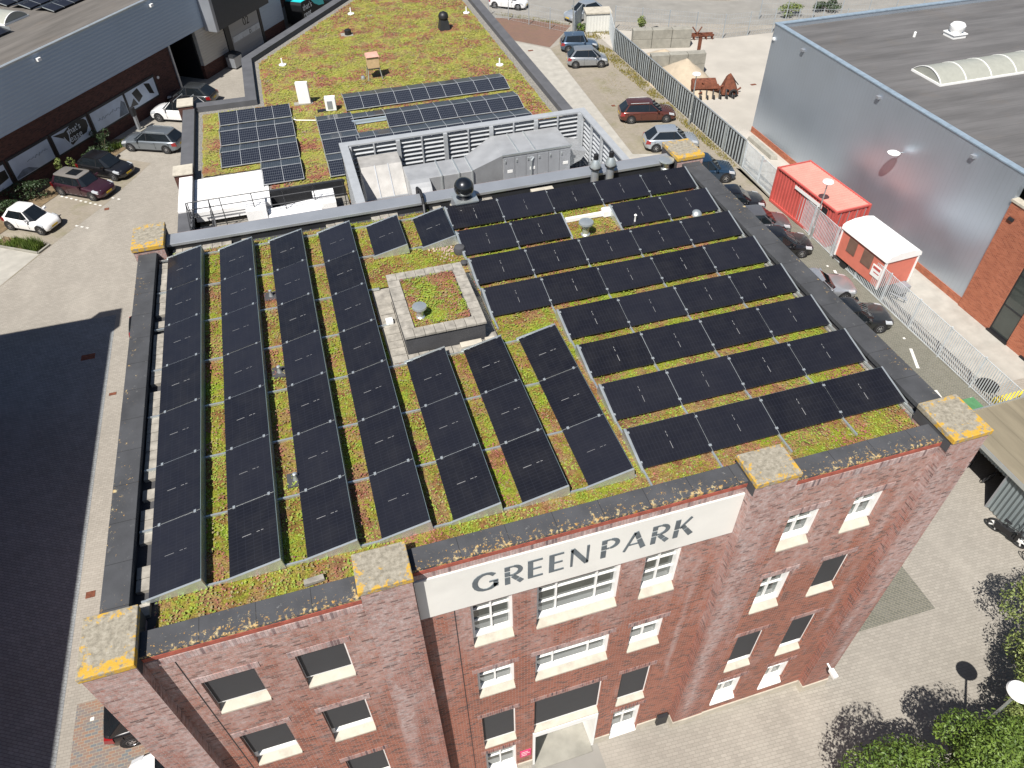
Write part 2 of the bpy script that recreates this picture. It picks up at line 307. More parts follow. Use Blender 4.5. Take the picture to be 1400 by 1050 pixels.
MT['yard'] = plain('dusty_concrete_yard', (0.385, 0.36, 0.32), 0.95, var=0.10, scale=0.35, dirt=0.10, bump=0.2)
MT['gravel'] = plain('grey_gravel', (0.20, 0.19, 0.17), 0.95, var=0.5, scale=14, bump=0.8)
MT['soil'] = plain('dry_soil', (0.16, 0.115, 0.065), 0.95, var=0.3, scale=3, bump=0.5)
def leaf_mat(name, a, c):
    b = NB(name); g = b.n("NewGeometry")
    f = b.math('ADD', b.math('MULTIPLY', g.outputs["Random Per Island"], 0.5), b.math('MULTIPLY', b.step(b.noise(b.obj(), 1.1, 3.0), 0.35, 0.68), 0.5))
    m = b.out(b.mix(f, a, c), 0.5, 0, 0.35)
    b.bsdf.inputs["Transmission Weight"].default_value = 0.0
    return m
MT['leaf'] = leaf_mat('fresh_leaves', (0.028, 0.060, 0.010), (0.17, 0.25, 0.040))
MT['leaf_pale'] = leaf_mat('yellow_green_leaves', (0.05, 0.085, 0.018), (0.27, 0.31, 0.095))
MT['grass'] = leaf_mat('grass_blades', (0.045, 0.085, 0.015), (0.16, 0.22, 0.04))
MT['weeds'] = leaf_mat('dry_weeds', (0.11, 0.12, 0.025), (0.30, 0.23, 0.06))
MT['hedge'] = leaf_mat('dark_shrub_leaves', (0.015, 0.03, 0.012), (0.05, 0.085, 0.03))
def paint(name, base, metal=0.35):
    b = NB(name); return b.out(b.mix(b.noise(b.obj(), 2.0), tuple(0.93*c for c in base), tuple(min(1, 1.05*c) for c in base)), 0.32, metal, 0.5, 1.0)

# ------------------------------------------------------------------ mesh builder
class MB:
    def __init__(s): s.v = []; s.f = []; s.mi = []; s.cur = 0
    def add(s, vs, fs):
        k = len(s.v); s.v += [tuple(p) for p in vs]; s.f += [tuple(i+k for i in f) for f in fs]; s.mi += [s.cur]*len(fs); return s
    def box(s, x0, y0, z0, x1, y1, z1):
        x0, x1 = min(x0, x1), max(x0, x1); y0, y1 = min(y0, y1), max(y0, y1); z0, z1 = min(z0, z1), max(z0, z1)
        return s.add([(x0,y0,z0),(x1,y0,z0),(x1,y1,z0),(x0,y1,z0),(x0,y0,z1),(x1,y0,z1),(x1,y1,z1),(x0,y1,z1)],
                     [(3,2,1,0),(4,5,6,7),(0,1,5,4),(1,2,6,5),(2,3,7,6),(3,0,4,7)])
    def hexa(s, bottom, top):
        n = len(bottom)
        return s.add(list(bottom)+list(top), [tuple(reversed(range(n))), tuple(range(n, 2*n))] + [(i, (i+1) % n, n+(i+1) % n, n+i) for i in range(n)])
    def prism(s, poly, z0, z1): return s.hexa([(x, y, z0) for x, y in poly], [(x, y, z1) for x, y in poly])
    def poly(s, pts): return s.add(pts, [tuple(range(len(pts)))])
    def tube(s, a, b, r, n=8, r2=None, cap=True):
        a, b = Vector(a), Vector(b); d = (b-a)
        if d.length < 1e-6: return s
        d.normalize(); p = d.orthogonal().normalized(); q = d.cross(p); r2 = r if r2 is None else r2
        vs = [a + (p*math.cos(t)+q*math.sin(t))*r for t in [2*math.pi*i/n for i in range(n)]] + [b + (p*math.cos(t)+q*math.sin(t))*r2 for t in [2*math.pi*i/n for i in range(n)]]
        fs = [(i, (i+1) % n, n+(i+1) % n, n+i) for i in range(n)]
        if cap: fs += [tuple(reversed(range(n))), tuple(range(n, 2*n))]
        return s.add(vs, fs)
    def path(s, pts, r, n=6):
        for a, b in zip(pts[:-1], pts[1:]): s.tube(a, b, r, n)
        return s
    def lathe(s, prof, c=(0, 0, 0), n=20):
        vs = []; fs = []
        for r, z in prof: vs += [(c[0]+r*math.cos(2*math.pi*i/n), c[1]+r*math.sin(2*math.pi*i/n), c[2]+z) for i in range(n)]
        for j in range(len(prof)-1): fs += [(j*n+i, j*n+(i+1) % n, (j+1)*n+(i+1) % n, (j+1)*n+i) for i in range(n)]
        fs += [tuple(reversed(range(n))), tuple(range((len(prof)-1)*n, len(prof)*n))]
        return s.add(vs, fs)
    def torus(s, c, axis, R, r, n=20, m=8):
        ax = Vector(axis).normalized(); p = ax.orthogonal().normalized(); q = ax.cross(p); c = Vector(c); vs = []; fs = []
        for i in range(n):
            t = 2*math.pi*i/n; d = p*math.cos(t)+q*math.sin(t)
            vs += [c + d*(R+r*math.cos(2*math.pi*j/m)) + ax*r*math.sin(2*math.pi*j/m) for j in range(m)]
        for i in range(n):
            for j in range(m): fs.append((i*m+j, ((i+1) % n)*m+j, ((i+1) % n)*m+(j+1) % m, i*m+(j+1) % m))
        return s.add(vs, fs)
    def build(s, name, mat, parent=None, loc=(0, 0, 0), smooth=False, rz=0.0, bevel=0.0):
        me = bpy.data.meshes.new(name)
        L = Vector(loc); me.from_pydata([tuple(Vector(p)-L) for p in s.v], [], s.f)
        mats = mat if isinstance(mat, list) else [mat]
        for m in mats: me.materials.append(m)
        if len(mats) > 1: me.polygons.foreach_set("material_index", s.mi)
        if smooth: me.polygons.foreach_set("use_smooth", [True]*len(me.polygons))
        me.update()
        o = bpy.data.objects.new(name, me); COL.objects.link(o); o.location = loc; o.rotation_euler[2] = rz
        if parent: o.parent = parent
        if bevel:
            md = o.modifiers.new("bevel", 'BEVEL'); md.width = bevel; md.segments = 2; md.limit_method = 'ANGLE'
        if smooth:
            try: me.set_sharp_from_angle(angle=rad(38))
            except Exception: pass
        return o
def tag(o, label=None, cat=None, group=None, kind=None):
    if label: o["label"] = label
    if cat: o["category"] = cat
    if group: o["group"] = group
    if kind: o["kind"] = kind
    return o
def thing(name, label, cat, loc=(0, 0, 0), rz=0.0, group=None):
    o = bpy.data.objects.new(name, None); COL.objects.link(o); o.location = loc; o.rotation_euler[2] = rz; o.empty_display_size = 0.3
    return tag(o, label, cat, group)
def struct(name, mb, m): return tag(mb.build(name, m), kind="structure")
def copy_tree(o, parent=None):
    c = o.copy(); COL.objects.link(c)
    if parent: c.parent = parent
    for ch in o.children: copy_tree(ch, c)
    return c
def offset(poly, d):
    n = len(poly); out = []
    for i in range(n):
        p0, p1, p2 = Vector(poly[i-1]), Vector(poly[i]), Vector(poly[(i+1) % n])
        a = (p1-p0).normalized(); b = (p2-p1).normalized(); na = Vector((-a.y, a.x)); nb = Vector((-b.y, b.x))
        k = (na+nb); k = k/(1+na.dot(nb)); out.append(tuple(p1+k*d))
    return out
def ordn(i): return ["first", "second", "third", "fourth", "fifth", "sixth", "seventh", "eighth", "ninth", "tenth", "eleventh", "twelfth"][i]
def text_mesh(s, size, extrude):
    cu = bpy.data.curves.new("t", 'FONT'); cu.body = s; cu.size = size; cu.extrude = extrude; cu.resolution_u = 3
    o = bpy.data.objects.new("t", cu); COL.objects.link(o); dg = bpy.context.evaluated_depsgraph_get()
    me = bpy.data.meshes.new_from_object(o.evaluated_get(dg)); bpy.data.objects.remove(o); mb = MB()
    mb.add([tuple(v.co) for v in me.vertices], [tuple(p.vertices) for p in me.polygons]); return mb
def place(mb, origin, ux, uy, un):
    """lay a flat mesh built in local x, y, z out on a plane"""
    o, ux, uy, un = Vector(origin), Vector(ux), Vector(uy), Vector(un)
    mb.v = [tuple(o + ux*p[0] + uy*p[1] + un*p[2]) for p in mb.v]; return mb

# ------------------------------------------------------------------ ground
def sheet(name, poly, z, m): return struct(name, MB().poly([(x, y, z) for x, y in poly]), m)
struct("ground", MB().poly([(-160, -90, 0), (200, -90, 0), (200, 240, 0), (-160, 240, 0)]), MT['paving'])
sheet("road", [(20, 72.5), (33.0, 66.2), (43.0, 62.0), (52, 58.2), (75, 53), (140, 40), (140, 62), (70, 63.5), (52, 66.0), (43, 69.5), (30, 75.5), (20, 82)], 0.012, MT['asphalt'])
sheet("verge", [(20, 82.4), (30, 75.9), (43, 69.9), (52, 66.4), (70, 63.9), (140, 62.4), (140, 100), (20, 120)], 0.010, MT['soil'])
sheet("yard", [(34.75, 62.3), (34.75, 32.9), (38.2, 30.0), (38.2, 38.0), (80, 38), (80, 51.5), (51.2, 56.2), (45.8, 56.4), (36.9, 62.0)], 0.008, MT['yard'])
sheet("alley", [(34.2, 9), (34.2, 32.9), (38.2, 30.0), (38.2, 9)], 0.006, MT['path'])
sheet("parking_bays", [(28.0, 37.0), (29.2, 59.4), (33.2, 61.5), (34.6, 56.9), (34.5, 33.0), (34.2, 26), (27.0, 26)], 0.006, MT['bay'])
sheet("parking_apron", [(27.0, 26), (34.2, 26), (33.95, 6.8), (26.0, 6.8)], 0.006, MT['bay_dark'])
sheet("red_paving", [(26.4, 62.6), (29.2, 59.6), (33.2, 64.6), (26.9, 70.0), (24.5, 67)], 0.008, MT['red_pave'])
sheet("footpath", [(26.3, 62.4), (29.1, 59.2), (28.0, 37.2), (30.2, 36.5), (28.0, 32.0), (25.3, 33.0), (26.4, 42.0)], 0.010, MT['path'])
sheet("corner_bay", [(18.2, -0.2), (24.15, -0.28), (24.15, 9.0), (18.2, 9.0)], 0.006, MT['bay_dark'])
sheet("entrance_path", [(7.6, -1.02), (9.95, -1.02), (9.95, -14), (7.6, -14)], 0.006, MT['asphalt'])
sheet("left_yard", [(-40, 28.9), (-7.55, 28.7), (-7.55, -40), (-40, -40)], 0.006, MT['yard_dark'])
sheet("left_bays", [(-7.1, 5.6), (-1.0, 5.6), (-1.0, -20), (-7.1, -20)], 0.006, MT['bay_mix'])
sheet("lease_bays", [(-14.6, 33.4), (-12.2, 37.4), (-9.35, 41.7), (-6.5, 47.2), (-11.5, 50.5), (-17.5, 42), (-20.5, 36.5)], 0.006, MT['bay'])
sheet("delivery_apron", [(-20.8, 36.2), (-14.8, 33.2), (-12.6, 36.9), (-17.6, 41.6)], 0.010, MT['path'])
def kerb(name, pts, wd=0.12, h=0.12):
    mb = MB()
    for a, b in zip(pts[:-1], pts[1:]):
        a, b = Vector(a), Vector(b); d = (b-a).normalized(); n = Vector((-d.y, d.x))*wd/2
        mb.prism([tuple(a-n), tuple(b-n), tuple(b+n), tuple(a+n)], 0, h)
    return struct(name, mb, MT['concrete'])
kerb("kerb", [(-15.6, 38.6), (-12.75, 36.75), (-12.2, 37.6)])
kerb("kerb", [(-10.3, 50.6), (-8.1, 51.9), (-7.6, 51.2)])
kerb("kerb", [(34.0, 7.2), (34.05, 14), (34.25, 23.6), (34.5, 33)], 0.1, 0.08)
kerb("kerb", [(26.9, 70.4), (33.1, 64.9)], 0.25, 0.15)
mk = MB()
def dash(mb, a, b, wd=0.11, z=0.014):
    a, b = Vector(a), Vector(b); d = (b-a).normalized(); n = Vector((-d.y, d.x))*wd/2
    mb.poly([(p.x, p.y, z) for p in (a-n, b-n, b+n, a+n)])
for i in range(9):
    t = i/8.6; p = Vector((-12.35, 44.05)).lerp(Vector((-9.45, 41.75)), t); dash(mk, p, p+Vector((0.16, -0.12)), 0.13)
for i in range(3):
    p = Vector((-10.9, 39.6)).lerp(Vector((-10.2, 39.1)), i/2.0); dash(mk, p, p+Vector((0.16, -0.12)), 0.13)
for a in ((-8.9, 42.7), (-8.5, 42.4)): dash(mk, a, (a[0]+0.18, a[1]-0.12), 0.13)
for (a, b) in (((33.15, 12.6), (32.5, 11.2)), ((32.25, 9.6), (31.85, 7.7)), ((33.5, 19.9), (33.2, 18.9)), ((33.3, 16.3), (33.0, 15.6)), ((33.4, 24.0), (33.2, 23.1))): dash(mk, a, b, 0.16)
for (x, y) in ((31.2, 13.0), (33.3, 13.4), (32.6, 20.1), (33.3, 20.4), (22.4, 2.2), (21.9, 1.2), (21.4, 0.4), (-6.6, 4.9), (33.5, 8.6)): dash(mk, (x, y), (x+0.13, y), 0.13)
struct("road_markings", mk, MT['mark'])
iron = MB()
for (x, y, sx, sy) in ((-8.7, 25.3, 0.7, 0.45), (-7.2, 21.9, 0.35, 0.2), (-7.1, 10.1, 0.35, 0.3), (-9.1, 41.2, 0.3, 0.3), (29.9, 45.5, 0.3, 0.3), (27.2, 59.4, 0.5, 0.3), (43, 45.6, 0.5, 0.3), (36.6, 33.2, 0.4, 0.3)):
    iron.poly([(x-sx/2, y-sy/2, 0.016), (x+sx/2, y-sy/2, 0.016), (x+sx/2, y+sy/2, 0.016), (x-sx/2, y+sy/2, 0.016)])
struct("drain_covers", iron, MT['rust'])

# ------------------------------------------------------------------ the brick office building
office = thing("office_building", "weathered red brick office building with a solar covered moss roof and a GREEN PARK sign", "building")
YS, YM = -1.28, -1.00
def wall_face(mb, x0, x1, z0, z1, y, ops, depth=0.22):
    xs = sorted({x0, x1, *[o[0] for o in ops], *[o[1] for o in ops]}); zs = sorted({z0, z1, *[o[2] for o in ops], *[o[3] for o in ops]})
    for i in range(len(xs)-1):
        for j in range(len(zs)-1):
            cx, cz = (xs[i]+xs[i+1])/2, (zs[j]+zs[j+1])/2
            if any(o[0] < cx < o[1] and o[2] < cz < o[3] for o in ops): continue
            mb.add([(xs[i], y, zs[j]), (xs[i+1], y, zs[j]), (xs[i+1], y, zs[j+1]), (xs[i], y, zs[j+1])], [(0, 1, 2, 3)])
    for a, b, c, d in ops:
        e = y+depth
        mb.add([(a, y, c), (b, y, c), (b, y, d), (a, y, d), (a, e, c), (b, e, c), (b, e, d), (a, e, d)], [(0, 4, 5, 1), (1, 5, 6, 2), (2, 6, 7, 3), (3, 7, 4, 0)])
# (x0, x1, z of sill bottom, z top, columns of panes, rows of panes, sun screen, gap left under the screen)
WL = [(0.56, 1.60), (2.40, 3.42)]; WMx = [(6.14, 7.14), (7.70, 9.80), (10.38, 11.36)]; WR = [(13.85, 14.77), (15.66, 16.56)]
win = {'L': [], 'M': [], 'R': []}
for k, (a, b) in enumerate(WL):
    for (zb, zt, gap) in ((10.17, 11.66, 0.06), (7.04, 8.87, 0.30), (3.65, 5.68, 0.25), (1.0, 2.6, 0.2)): win['L'].append((a, b, zb, zt, 2, 3, True, gap))
for k, (a, b) in enumerate(WMx):
    cs = 3 if k == 1 else 2
    win['M'].append((a, b, 9.23, 11.18, cs, 3, False, 0)); win['M'].append((a, b, 6.31, 7.81, cs, 2, False, 0)); win['M'].append((a, b, 2.64, 4.95, cs, 3, True, 0.12))
    if k != 1: win['M'].append((a, b, 0.0, 2.17, 2, 2, False, 0))
for k, (a, b) in enumerate(WR):
    win['R'].append((a, b, 10.18, 11.69, 2, 2, False, 0)); win['R'].append((a, b, 7.05, 8.91, 2, 2, k == 1, 0.05))
    win['R'].append((a, b, 3.36, 5.70, 2, 3, True, 0.28)); win['R'].append((a, b, 0.85, 2.58, 2, 2, False, 0))
DOOR = (7.74, 9.72, 0.0, 2.36)
wb = MB()
wall_face(wb, -0.1, 4.02, 0, 13.05, YS, [o[:4] for o in win['L']], 0.30)
wall_face(wb, 13.58, 17.5, 0, 13.05, YS, [o[:4] for o in win['R']], 0.30)
wall_face(wb, 4.9, 12.7, 0, 13.05, YM, [o[:4] for o in win['M']] + [(7.66, 9.80, 0.0, 2.62)], 0.30)
wb.box(-0.85, -0.5, 0, -0.50, 12.9, 13.05); wb.box(17.95, -0.5, 0, 18.30, 12.9, 13.05); wb.box(-0.3, 13.33, 0, 17.8, 13.62, 13.05)
wb.box(4.03, YS+0.06, 0, 4.1, -0.6, 13.05); wb.box(13.5, YS+0.06, 0, 13.57, -0.6, 13.05)
wb.build("wall", MT['brick'], office)
def pier(x0, x1, y0, y1, ztop, cap):
    p = MB().box(x0, y0, 0, x1, y1, ztop-0.16).build("pier", MT['brick_pier'], office)
    cx, cy = (x0+x1)/2, (y0+y1)/2; hx, hy = (x1-x0)/2+0.035, (y1-y0)/2+0.035
    c = MB().box(cx-hx, cy-hy, ztop-0.15, cx+hx, cy+hy, ztop).build("cap_stone", MT['cap'], p, loc=(cx, cy, ztop), bevel=0.02)
    # dark metal flashing under the cap on the roof side
    MB().box(x0-0.012, y0+0.03, ztop-0.48, x1+0.012, y1+0.012, ztop-0.155).build("flashing", MT['bitumen'], p)
    return p
pier(-0.98, -0.07, -1.53, -0.36, 13.45, 1); pier(17.42, 18.42, -1.53, -0.36, 13.45, 1)
pier(3.99, 5.01, -1.30, -0.47, 13.43, 1); pier(12.56, 13.62, -1.30, -0.47, 13.43, 1)
pier(-0.95, -0.06, 12.42, 13.72, 13.45, 1); pier(17.45, 18.45, 12.46, 13.72, 13.45, 1)
# bands of brick along the top of the facade
def band(x0, x1, y):
    MB().box(x0, y-0.025, 12.99, x1, y+0.05, 13.10).build("brick_edge", MT['brick_red_edge'], office)
    MB().box(x0, y-0.015, 12.72, x1, y+0.05, 12.93).build("soldier_course", MT['soldier'], office)
band(-0.05, 3.985, YS); band(13.63, 17.41, YS)
MB().box(5.02, YM-0.025, 12.99, 12.55, YM+0.05, 13.10).build("brick_edge", MT['brick_red_edge'], office)
MB().box(5.02, YM-0.015, 12.79, 12.55, YM+0.05, 12.96).build("soldier_course", MT['soldier'], office)
# copings (their local y runs inward from the outer edge)
def coping(x0, x1, y0, y1, m, z0=13.105, z1=13.20):
    MB().box(x0, y0, z0, x1, y1, z1).build("coping", m, office, loc=(x0, y0, z1), bevel=0.012)
coping(-0.06, 3.985, YS-0.02, -0.78, MT['cop_front']); coping(13.63, 17.41, YS-0.02, -0.78, MT['cop_front']); coping(5.02, 12.55, YM-0.02, -0.50, MT['cop_front'])
def side_coping(xo, xi, y0, y1):
    mb = MB(); L = y1-y0; wd = abs(xi-xo); mb.box(0, 0, 0, L, wd, 0.14)
    o = mb.build("coping", MT['cop_side'], office, bevel=0.012); o.location = (xo, y1 if xi > xo else y0, 13.06); o.rotation_euler[2] = rad(-90 if xi > xo else 90)
side_coping(-0.84, -0.30, -0.355, 12.40); side_coping(18.30, 17.62, -0.355, 12.44)
MB().box(-0.045, 12.74, 13.10, 17.44, 13.36, 13.20).build("coping", MT['zinc'], office, bevel=0.012)
MB().box(-0.045, 12.79, 12.8, 17.44, 13.32, 13.098).build("upstand", MT['steel'], office)
MB().box(-0.80, -0.36, 12.6, -0.34, 12.42, 13.055).build("upstand", MT['bitumen'], office)
MB().box(17.66, -0.36, 12.6, 18.28, 12.46, 13.055).build("upstand", MT['bitumen'], office)
up_ = MB(); up_.box(-0.06, -1.20, 12.6, 3.99, -0.80, 13.10); up_.box(13.63, -1.20, 12.6, 17.42, -0.80, 13.10); up_.box(4.95, -0.92, 12.6, 12.6, -0.52, 13.10); up_.build("upstand", MT['bitumen'], office)
MB().box(-0.6, -0.9, 12.5, 18.1, 13.39, 12.86).build("roof_deck", MT['bitumen'], office)
# moss sheet, modelled as a rolling surface
def roll_sheet(x0, x1, y0, y1, z, step, amp, fn=None):
    mb = MB(); nx = int((x1-x0)/step); ny = int((y1-y0)/step)
    for j in range(ny+1):
        for i in range(nx+1):
            x = x0+(x1-x0)*i/nx; y = y0+(y1-y0)*j/ny
            e = min(i, nx-i, j, ny-j); h = noise.fractal((x*1.5, y*1.5, 3.1), 1.0, 2.0, 3)*0.5 + noise.noise((x*7, y*7, 1.7))*0.32 + noise.noise((x*17, y*17, 5.0))*0.22
            mb.v.append((x+noise.noise((y*3, 1.0, x*3))*0.05*(e == 0), y+noise.noise((x*3, 4.0, y*3))*0.05*(e == 0), z+amp*h-(0.10 if e == 0 else 0)))
    for j in range(ny):
        for i in range(nx):
            cx = x0+(i+.5)*(x1-x0)/nx; cy = y0+(j+.5)*(y1-y0)/ny
            if fn and not fn(cx, cy): continue
            k = j*(nx+1)+i; mb.f.append((k, k+1, k+nx+2, k+nx+1)); mb.mi.append(0)
    return mb
def no_box(x, y): return not (5.75 < x < 8.75 and 5.30 < y < 8.75)
roll_sheet(0.10, 17.42, -0.68, 12.60, 12.945, 0.065, 0.075, no_box).build("green_roof", MT['moss'], office, smooth=True)
tl = MB()
for i in range(42):
    y = -0.3+i*0.295; x = -0.29
    if rnd.random() < 0.12: continue
    tl.box(x, y, 12.86, x+0.30+rnd.uniform(-0.02, 0.02), y+0.28, 12.955+rnd.uniform(0, 0.02))
for i in range(58):
    x = 0.1+i*0.30
    if rnd.random() < 0.35 or x > 10.4: continue
    tl.box(x, 12.52, 12.86, x+0.285, 12.77, 12.95+rnd.uniform(0, 0.02))
for i in range(12):
    x = 0.15+i*0.31; tl.box(x, -0.78, 12.86, x+0.30, -0.69, 12.965)
for k in range(len(tl.v)//8):
    MB().add(tl.v[k*8:k*8+8], [(3,2,1,0),(4,5,6,7),(0,1,5,4),(1,2,6,5),(2,3,7,6),(3,0,4,7)]).build("paver", MT['tile'], office)
gv = MB().box(17.43, -0.7, 12.86, 17.65, 12.3, 12.93); gv.build("gravel_strip", MT['gravel'], office)
def scatter(parent, area, ok, n, size, z, mats, seed, sc):
    q = random.Random(seed); mbs = [MB() for _ in mats]; x0, x1, y0, y1 = area; k = 0
    while k < n:
        x, y = q.uniform(x0, x1), q.uniform(y0, y1); k += 1
        if not ok(x, y): continue
        a = noise.noise((x*sc, y*sc, seed))+.5*noise.noise((x*sc*3.1, y*sc*3.1, seed+4))+q.gauss(0, .13); i = 0 if a > .0 else (1 if a > -.18 else 2); mb = mbs[i]; s = size*q.uniform(.5, 1.4); t = q.uniform(0, 6.283)
        h = s*q.uniform(.1, .6) if i != 1 else s*q.uniform(.05, .35); c, d = math.cos(t)*s, math.sin(t)*s; zz = z+q.uniform(-.01, .02)
        mb.add([(x-c, y-d, zz), (x+d*.8, y-c*.8, zz+h*.4), (x+c, y+d, zz+h), (x-d*.8, y+c*.8, zz+h*.6)], [(0, 1, 2, 3)])
    for mb, (nm, m) in zip(mbs, mats):
        o = mb.build(nm, m, parent); o["kind"] = "stuff"
MT['sed_g'] = leaf_mat('sedum_green', (0.13, 0.20, 0.025), (0.31, 0.38, 0.065)); MT['sed_b'] = leaf_mat('sedum_dry', (0.18, 0.145, 0.07), (0.32, 0.275, 0.135)); MT['sed_r'] = leaf_mat('sedum_red', (0.19, 0.08, 0.055), (0.36, 0.13, 0.10)); MT['sed_y'] = leaf_mat('sedum_yellow', (0.20, 0.22, 0.04), (0.345, 0.35, 0.085))
scatter(office, (0.1, 17.4, -0.66, 12.55), no_box, 52000, .024, 12.97, (("sedum_clumps", MT['sed_g']), ("dry_clumps", MT['sed_b']), ("red_clumps", MT['sed_r'])), 3, .85)
# windows
def window(a, b, zb, zt, cols, rows, screen, gap, y, ground=False):
    zs = zb + (0.27 if not ground else 0.34); f = 0.075
    fr = MB(); yo, yi = y+0.10, y+0.27
    fr.box(a+0.002, yo, zs, a+f, yi, zt-0.002); fr.box(b-f, yo, zs, b-0.002, yi, zt-0.002); fr.box(a+f, yo, zt-f, b-f, yi, zt-0.002); fr.box(a+f, yo, zs, b-f, yi, zs+f)
    if not screen:
        ia, ib, ja, jb = a+f, b-f, zs+f, zt-f
        fracs = [0.24, 0.76] if cols == 3 else [0.5]
        for t in fracs: x = ia+(ib-ia)*t; fr.box(x-0.022, yo+0.085, ja, x+0.022, yi-0.02, jb)
        for j in range(1, rows): z = ja+(jb-ja)*j/rows; fr.box(ia, yo+0.090, z-0.015, ib, yi-0.025, z+0.015)
    wo = fr.build("window", MT['frame'], office)
    MB().box(a+0.01, y+0.24, zs+0.02, b-0.01, y+0.27, zt-0.01).build("pane", MT['glass'], wo)
    if not screen and not ground: MB().box(a+0.09, y+0.232, zs+0.12, b-0.09, y+0.238, zs+0.10+(zt-zs)*0.27).build('lower_pane', MT['lowglass'], wo)
    s = MB(); o = 0.10
    s.hexa([(a+0.003, y-0.03, zb), (b-0.003, y-0.03, zb), (b-0.003, y+0.29, zb), (a+0.003, y+0.29, zb)],
           [(a+0.003, y-0.03, zb+0.05), (b-0.003, y-0.03, zb+0.05), (b-0.003, y+0.29, zs-0.002), (a+0.003, y+0.29, zs-0.002)])
    s.build("sill", MT['stone'] if not ground else MT['frame'], wo)
    MB().box(a-0.12, y-0.012, zt+0.004, b+0.12, y+0.02, zt+0.215).build("lintel", MT['soldier'], wo)
    if screen: MB().box(a+0.02, y+0.090, zs+gap, b-0.05, y+0.115, zt-0.004).build("sun_screen", MT['blind'], wo)
for key, y in (('L', YS), ('M', YM), ('R', YS)):
    for o in win[key]: window(*o, y, ground=(o[2] < 0.9))
# entrance
ent = MB()
ent.box(7.66, YM-0.05, 0, 7.735, 0.9, 2.62); ent.box(9.725, YM-0.05, 0, 9.80, 0.9, 2.62); ent.box(7.735, YM-0.05, 2.36, 9.725, 0.9, 2.62)
dr = MB(); yd = -0.17
dr.box(7.737, yd, 0.02, 7.85, yd+0.06, 2.355); dr.box(9.61, yd, 0.02, 9.723, yd+0.06, 2.355); dr.box(8.66, yd, 0.02, 8.80, yd+0.06, 2.355); dr.box(7.85, yd+0.001, 2.2, 9.61, yd+0.06, 2.355)
dr.box(7.85, yd+0.001, 0.02, 8.66, yd+0.06, 0.9); dr.box(8.80, yd+0.001, 0.02, 9.61, yd+0.06, 0.9)
dob = dr.build("door", MT['frame'], office); ent.build("door_lining", MT['frame'], dob)
MB().box(7.85, yd+0.02, 0.9, 9.61, yd+0.045, 2.2).build("pane", MT['doorglass'], dob)
hd = MB(); hd.tube((8.62, yd-0.05, 0.8), (8.62, yd-0.05, 1.5), 0.018); hd.tube((8.84, yd-0.05, 0.8), (8.84, yd-0.05, 1.5), 0.018); hd.build("handle", MT['alu'], dob)
MB().box(7.74, YM-0.25, 0.004, 9.72, yd-0.002, 0.04).build("doorstep", MT['concrete'], dob)
pl = MB(); pl.box(-0.05, YS-0.04, 0, 3.985, YS, 0.42); pl.box(5.015, YM-0.04, 0, 6.13, YM, 0.42); pl.box(7.15, YM-0.04, 0, 7.655, YM, 0.42); pl.box(9.805, YM-0.04, 0, 10.37, YM, 0.42); pl.box(11.37, YM-0.04, 0, 12.555, YM, 0.42); pl.box(13.625, YS-0.04, 0, 17.415, YS, 0.42)
for a, b, y in ((-1.0, -0.05, -1.55), (17.40, 18.44, -1.55), (3.97, 5.03, -1.32), (12.54, 13.64, -1.32)): pl.box(a, y-0.02, 0, b, y+0.6, 0.42)
for k in range(len(pl.v)//8):
    one = MB().add(pl.v[k*8:k*8+8], [(3,2,1,0),(4,5,6,7),(0,1,5,4),(1,2,6,5),(2,3,7,6),(3,0,4,7)]); one.build("plinth", MT['stone'], office)
MB().box(12.05, YM-0.16, 0.15, 12.42, YM-0.042, 0.75).build("meter_box", MT['steel'], office)
pk = MB().box(7.24, YM-0.03, 0.95, 7.60, YM-0.001, 1.42).build("name_plate", MT['pink'], office)
t = MB()
for k, (xa, xb) in enumerate(((7.28, 7.50), (7.28, 7.56), (7.28, 7.46))): t.box(xa, YM-0.034, 1.33-0.13*k, xb, YM-0.031, 1.36-0.13*k)
t.build("lettering", MT['frame'], pk)
cm = MB(); cm.tube((17.9, -1.55, 1.95), (17.9, -1.85, 1.92), 0.035); cm.box(17.82, -2.05, 1.84, 17.98, -1.75, 1.98); cm.build("security_camera", MT['white'], office)
dpm = MB()
for x in (-0.02, 5.35): dpm.box(x+0.42, (YS if x < 3 else YM)-0.006, 0.45, x+0.44, (YS if x < 3 else YM)+0.01, 12.7 if x < 3 else 11.2)
dpm.build("expansion_joint", MT['steel'], office)
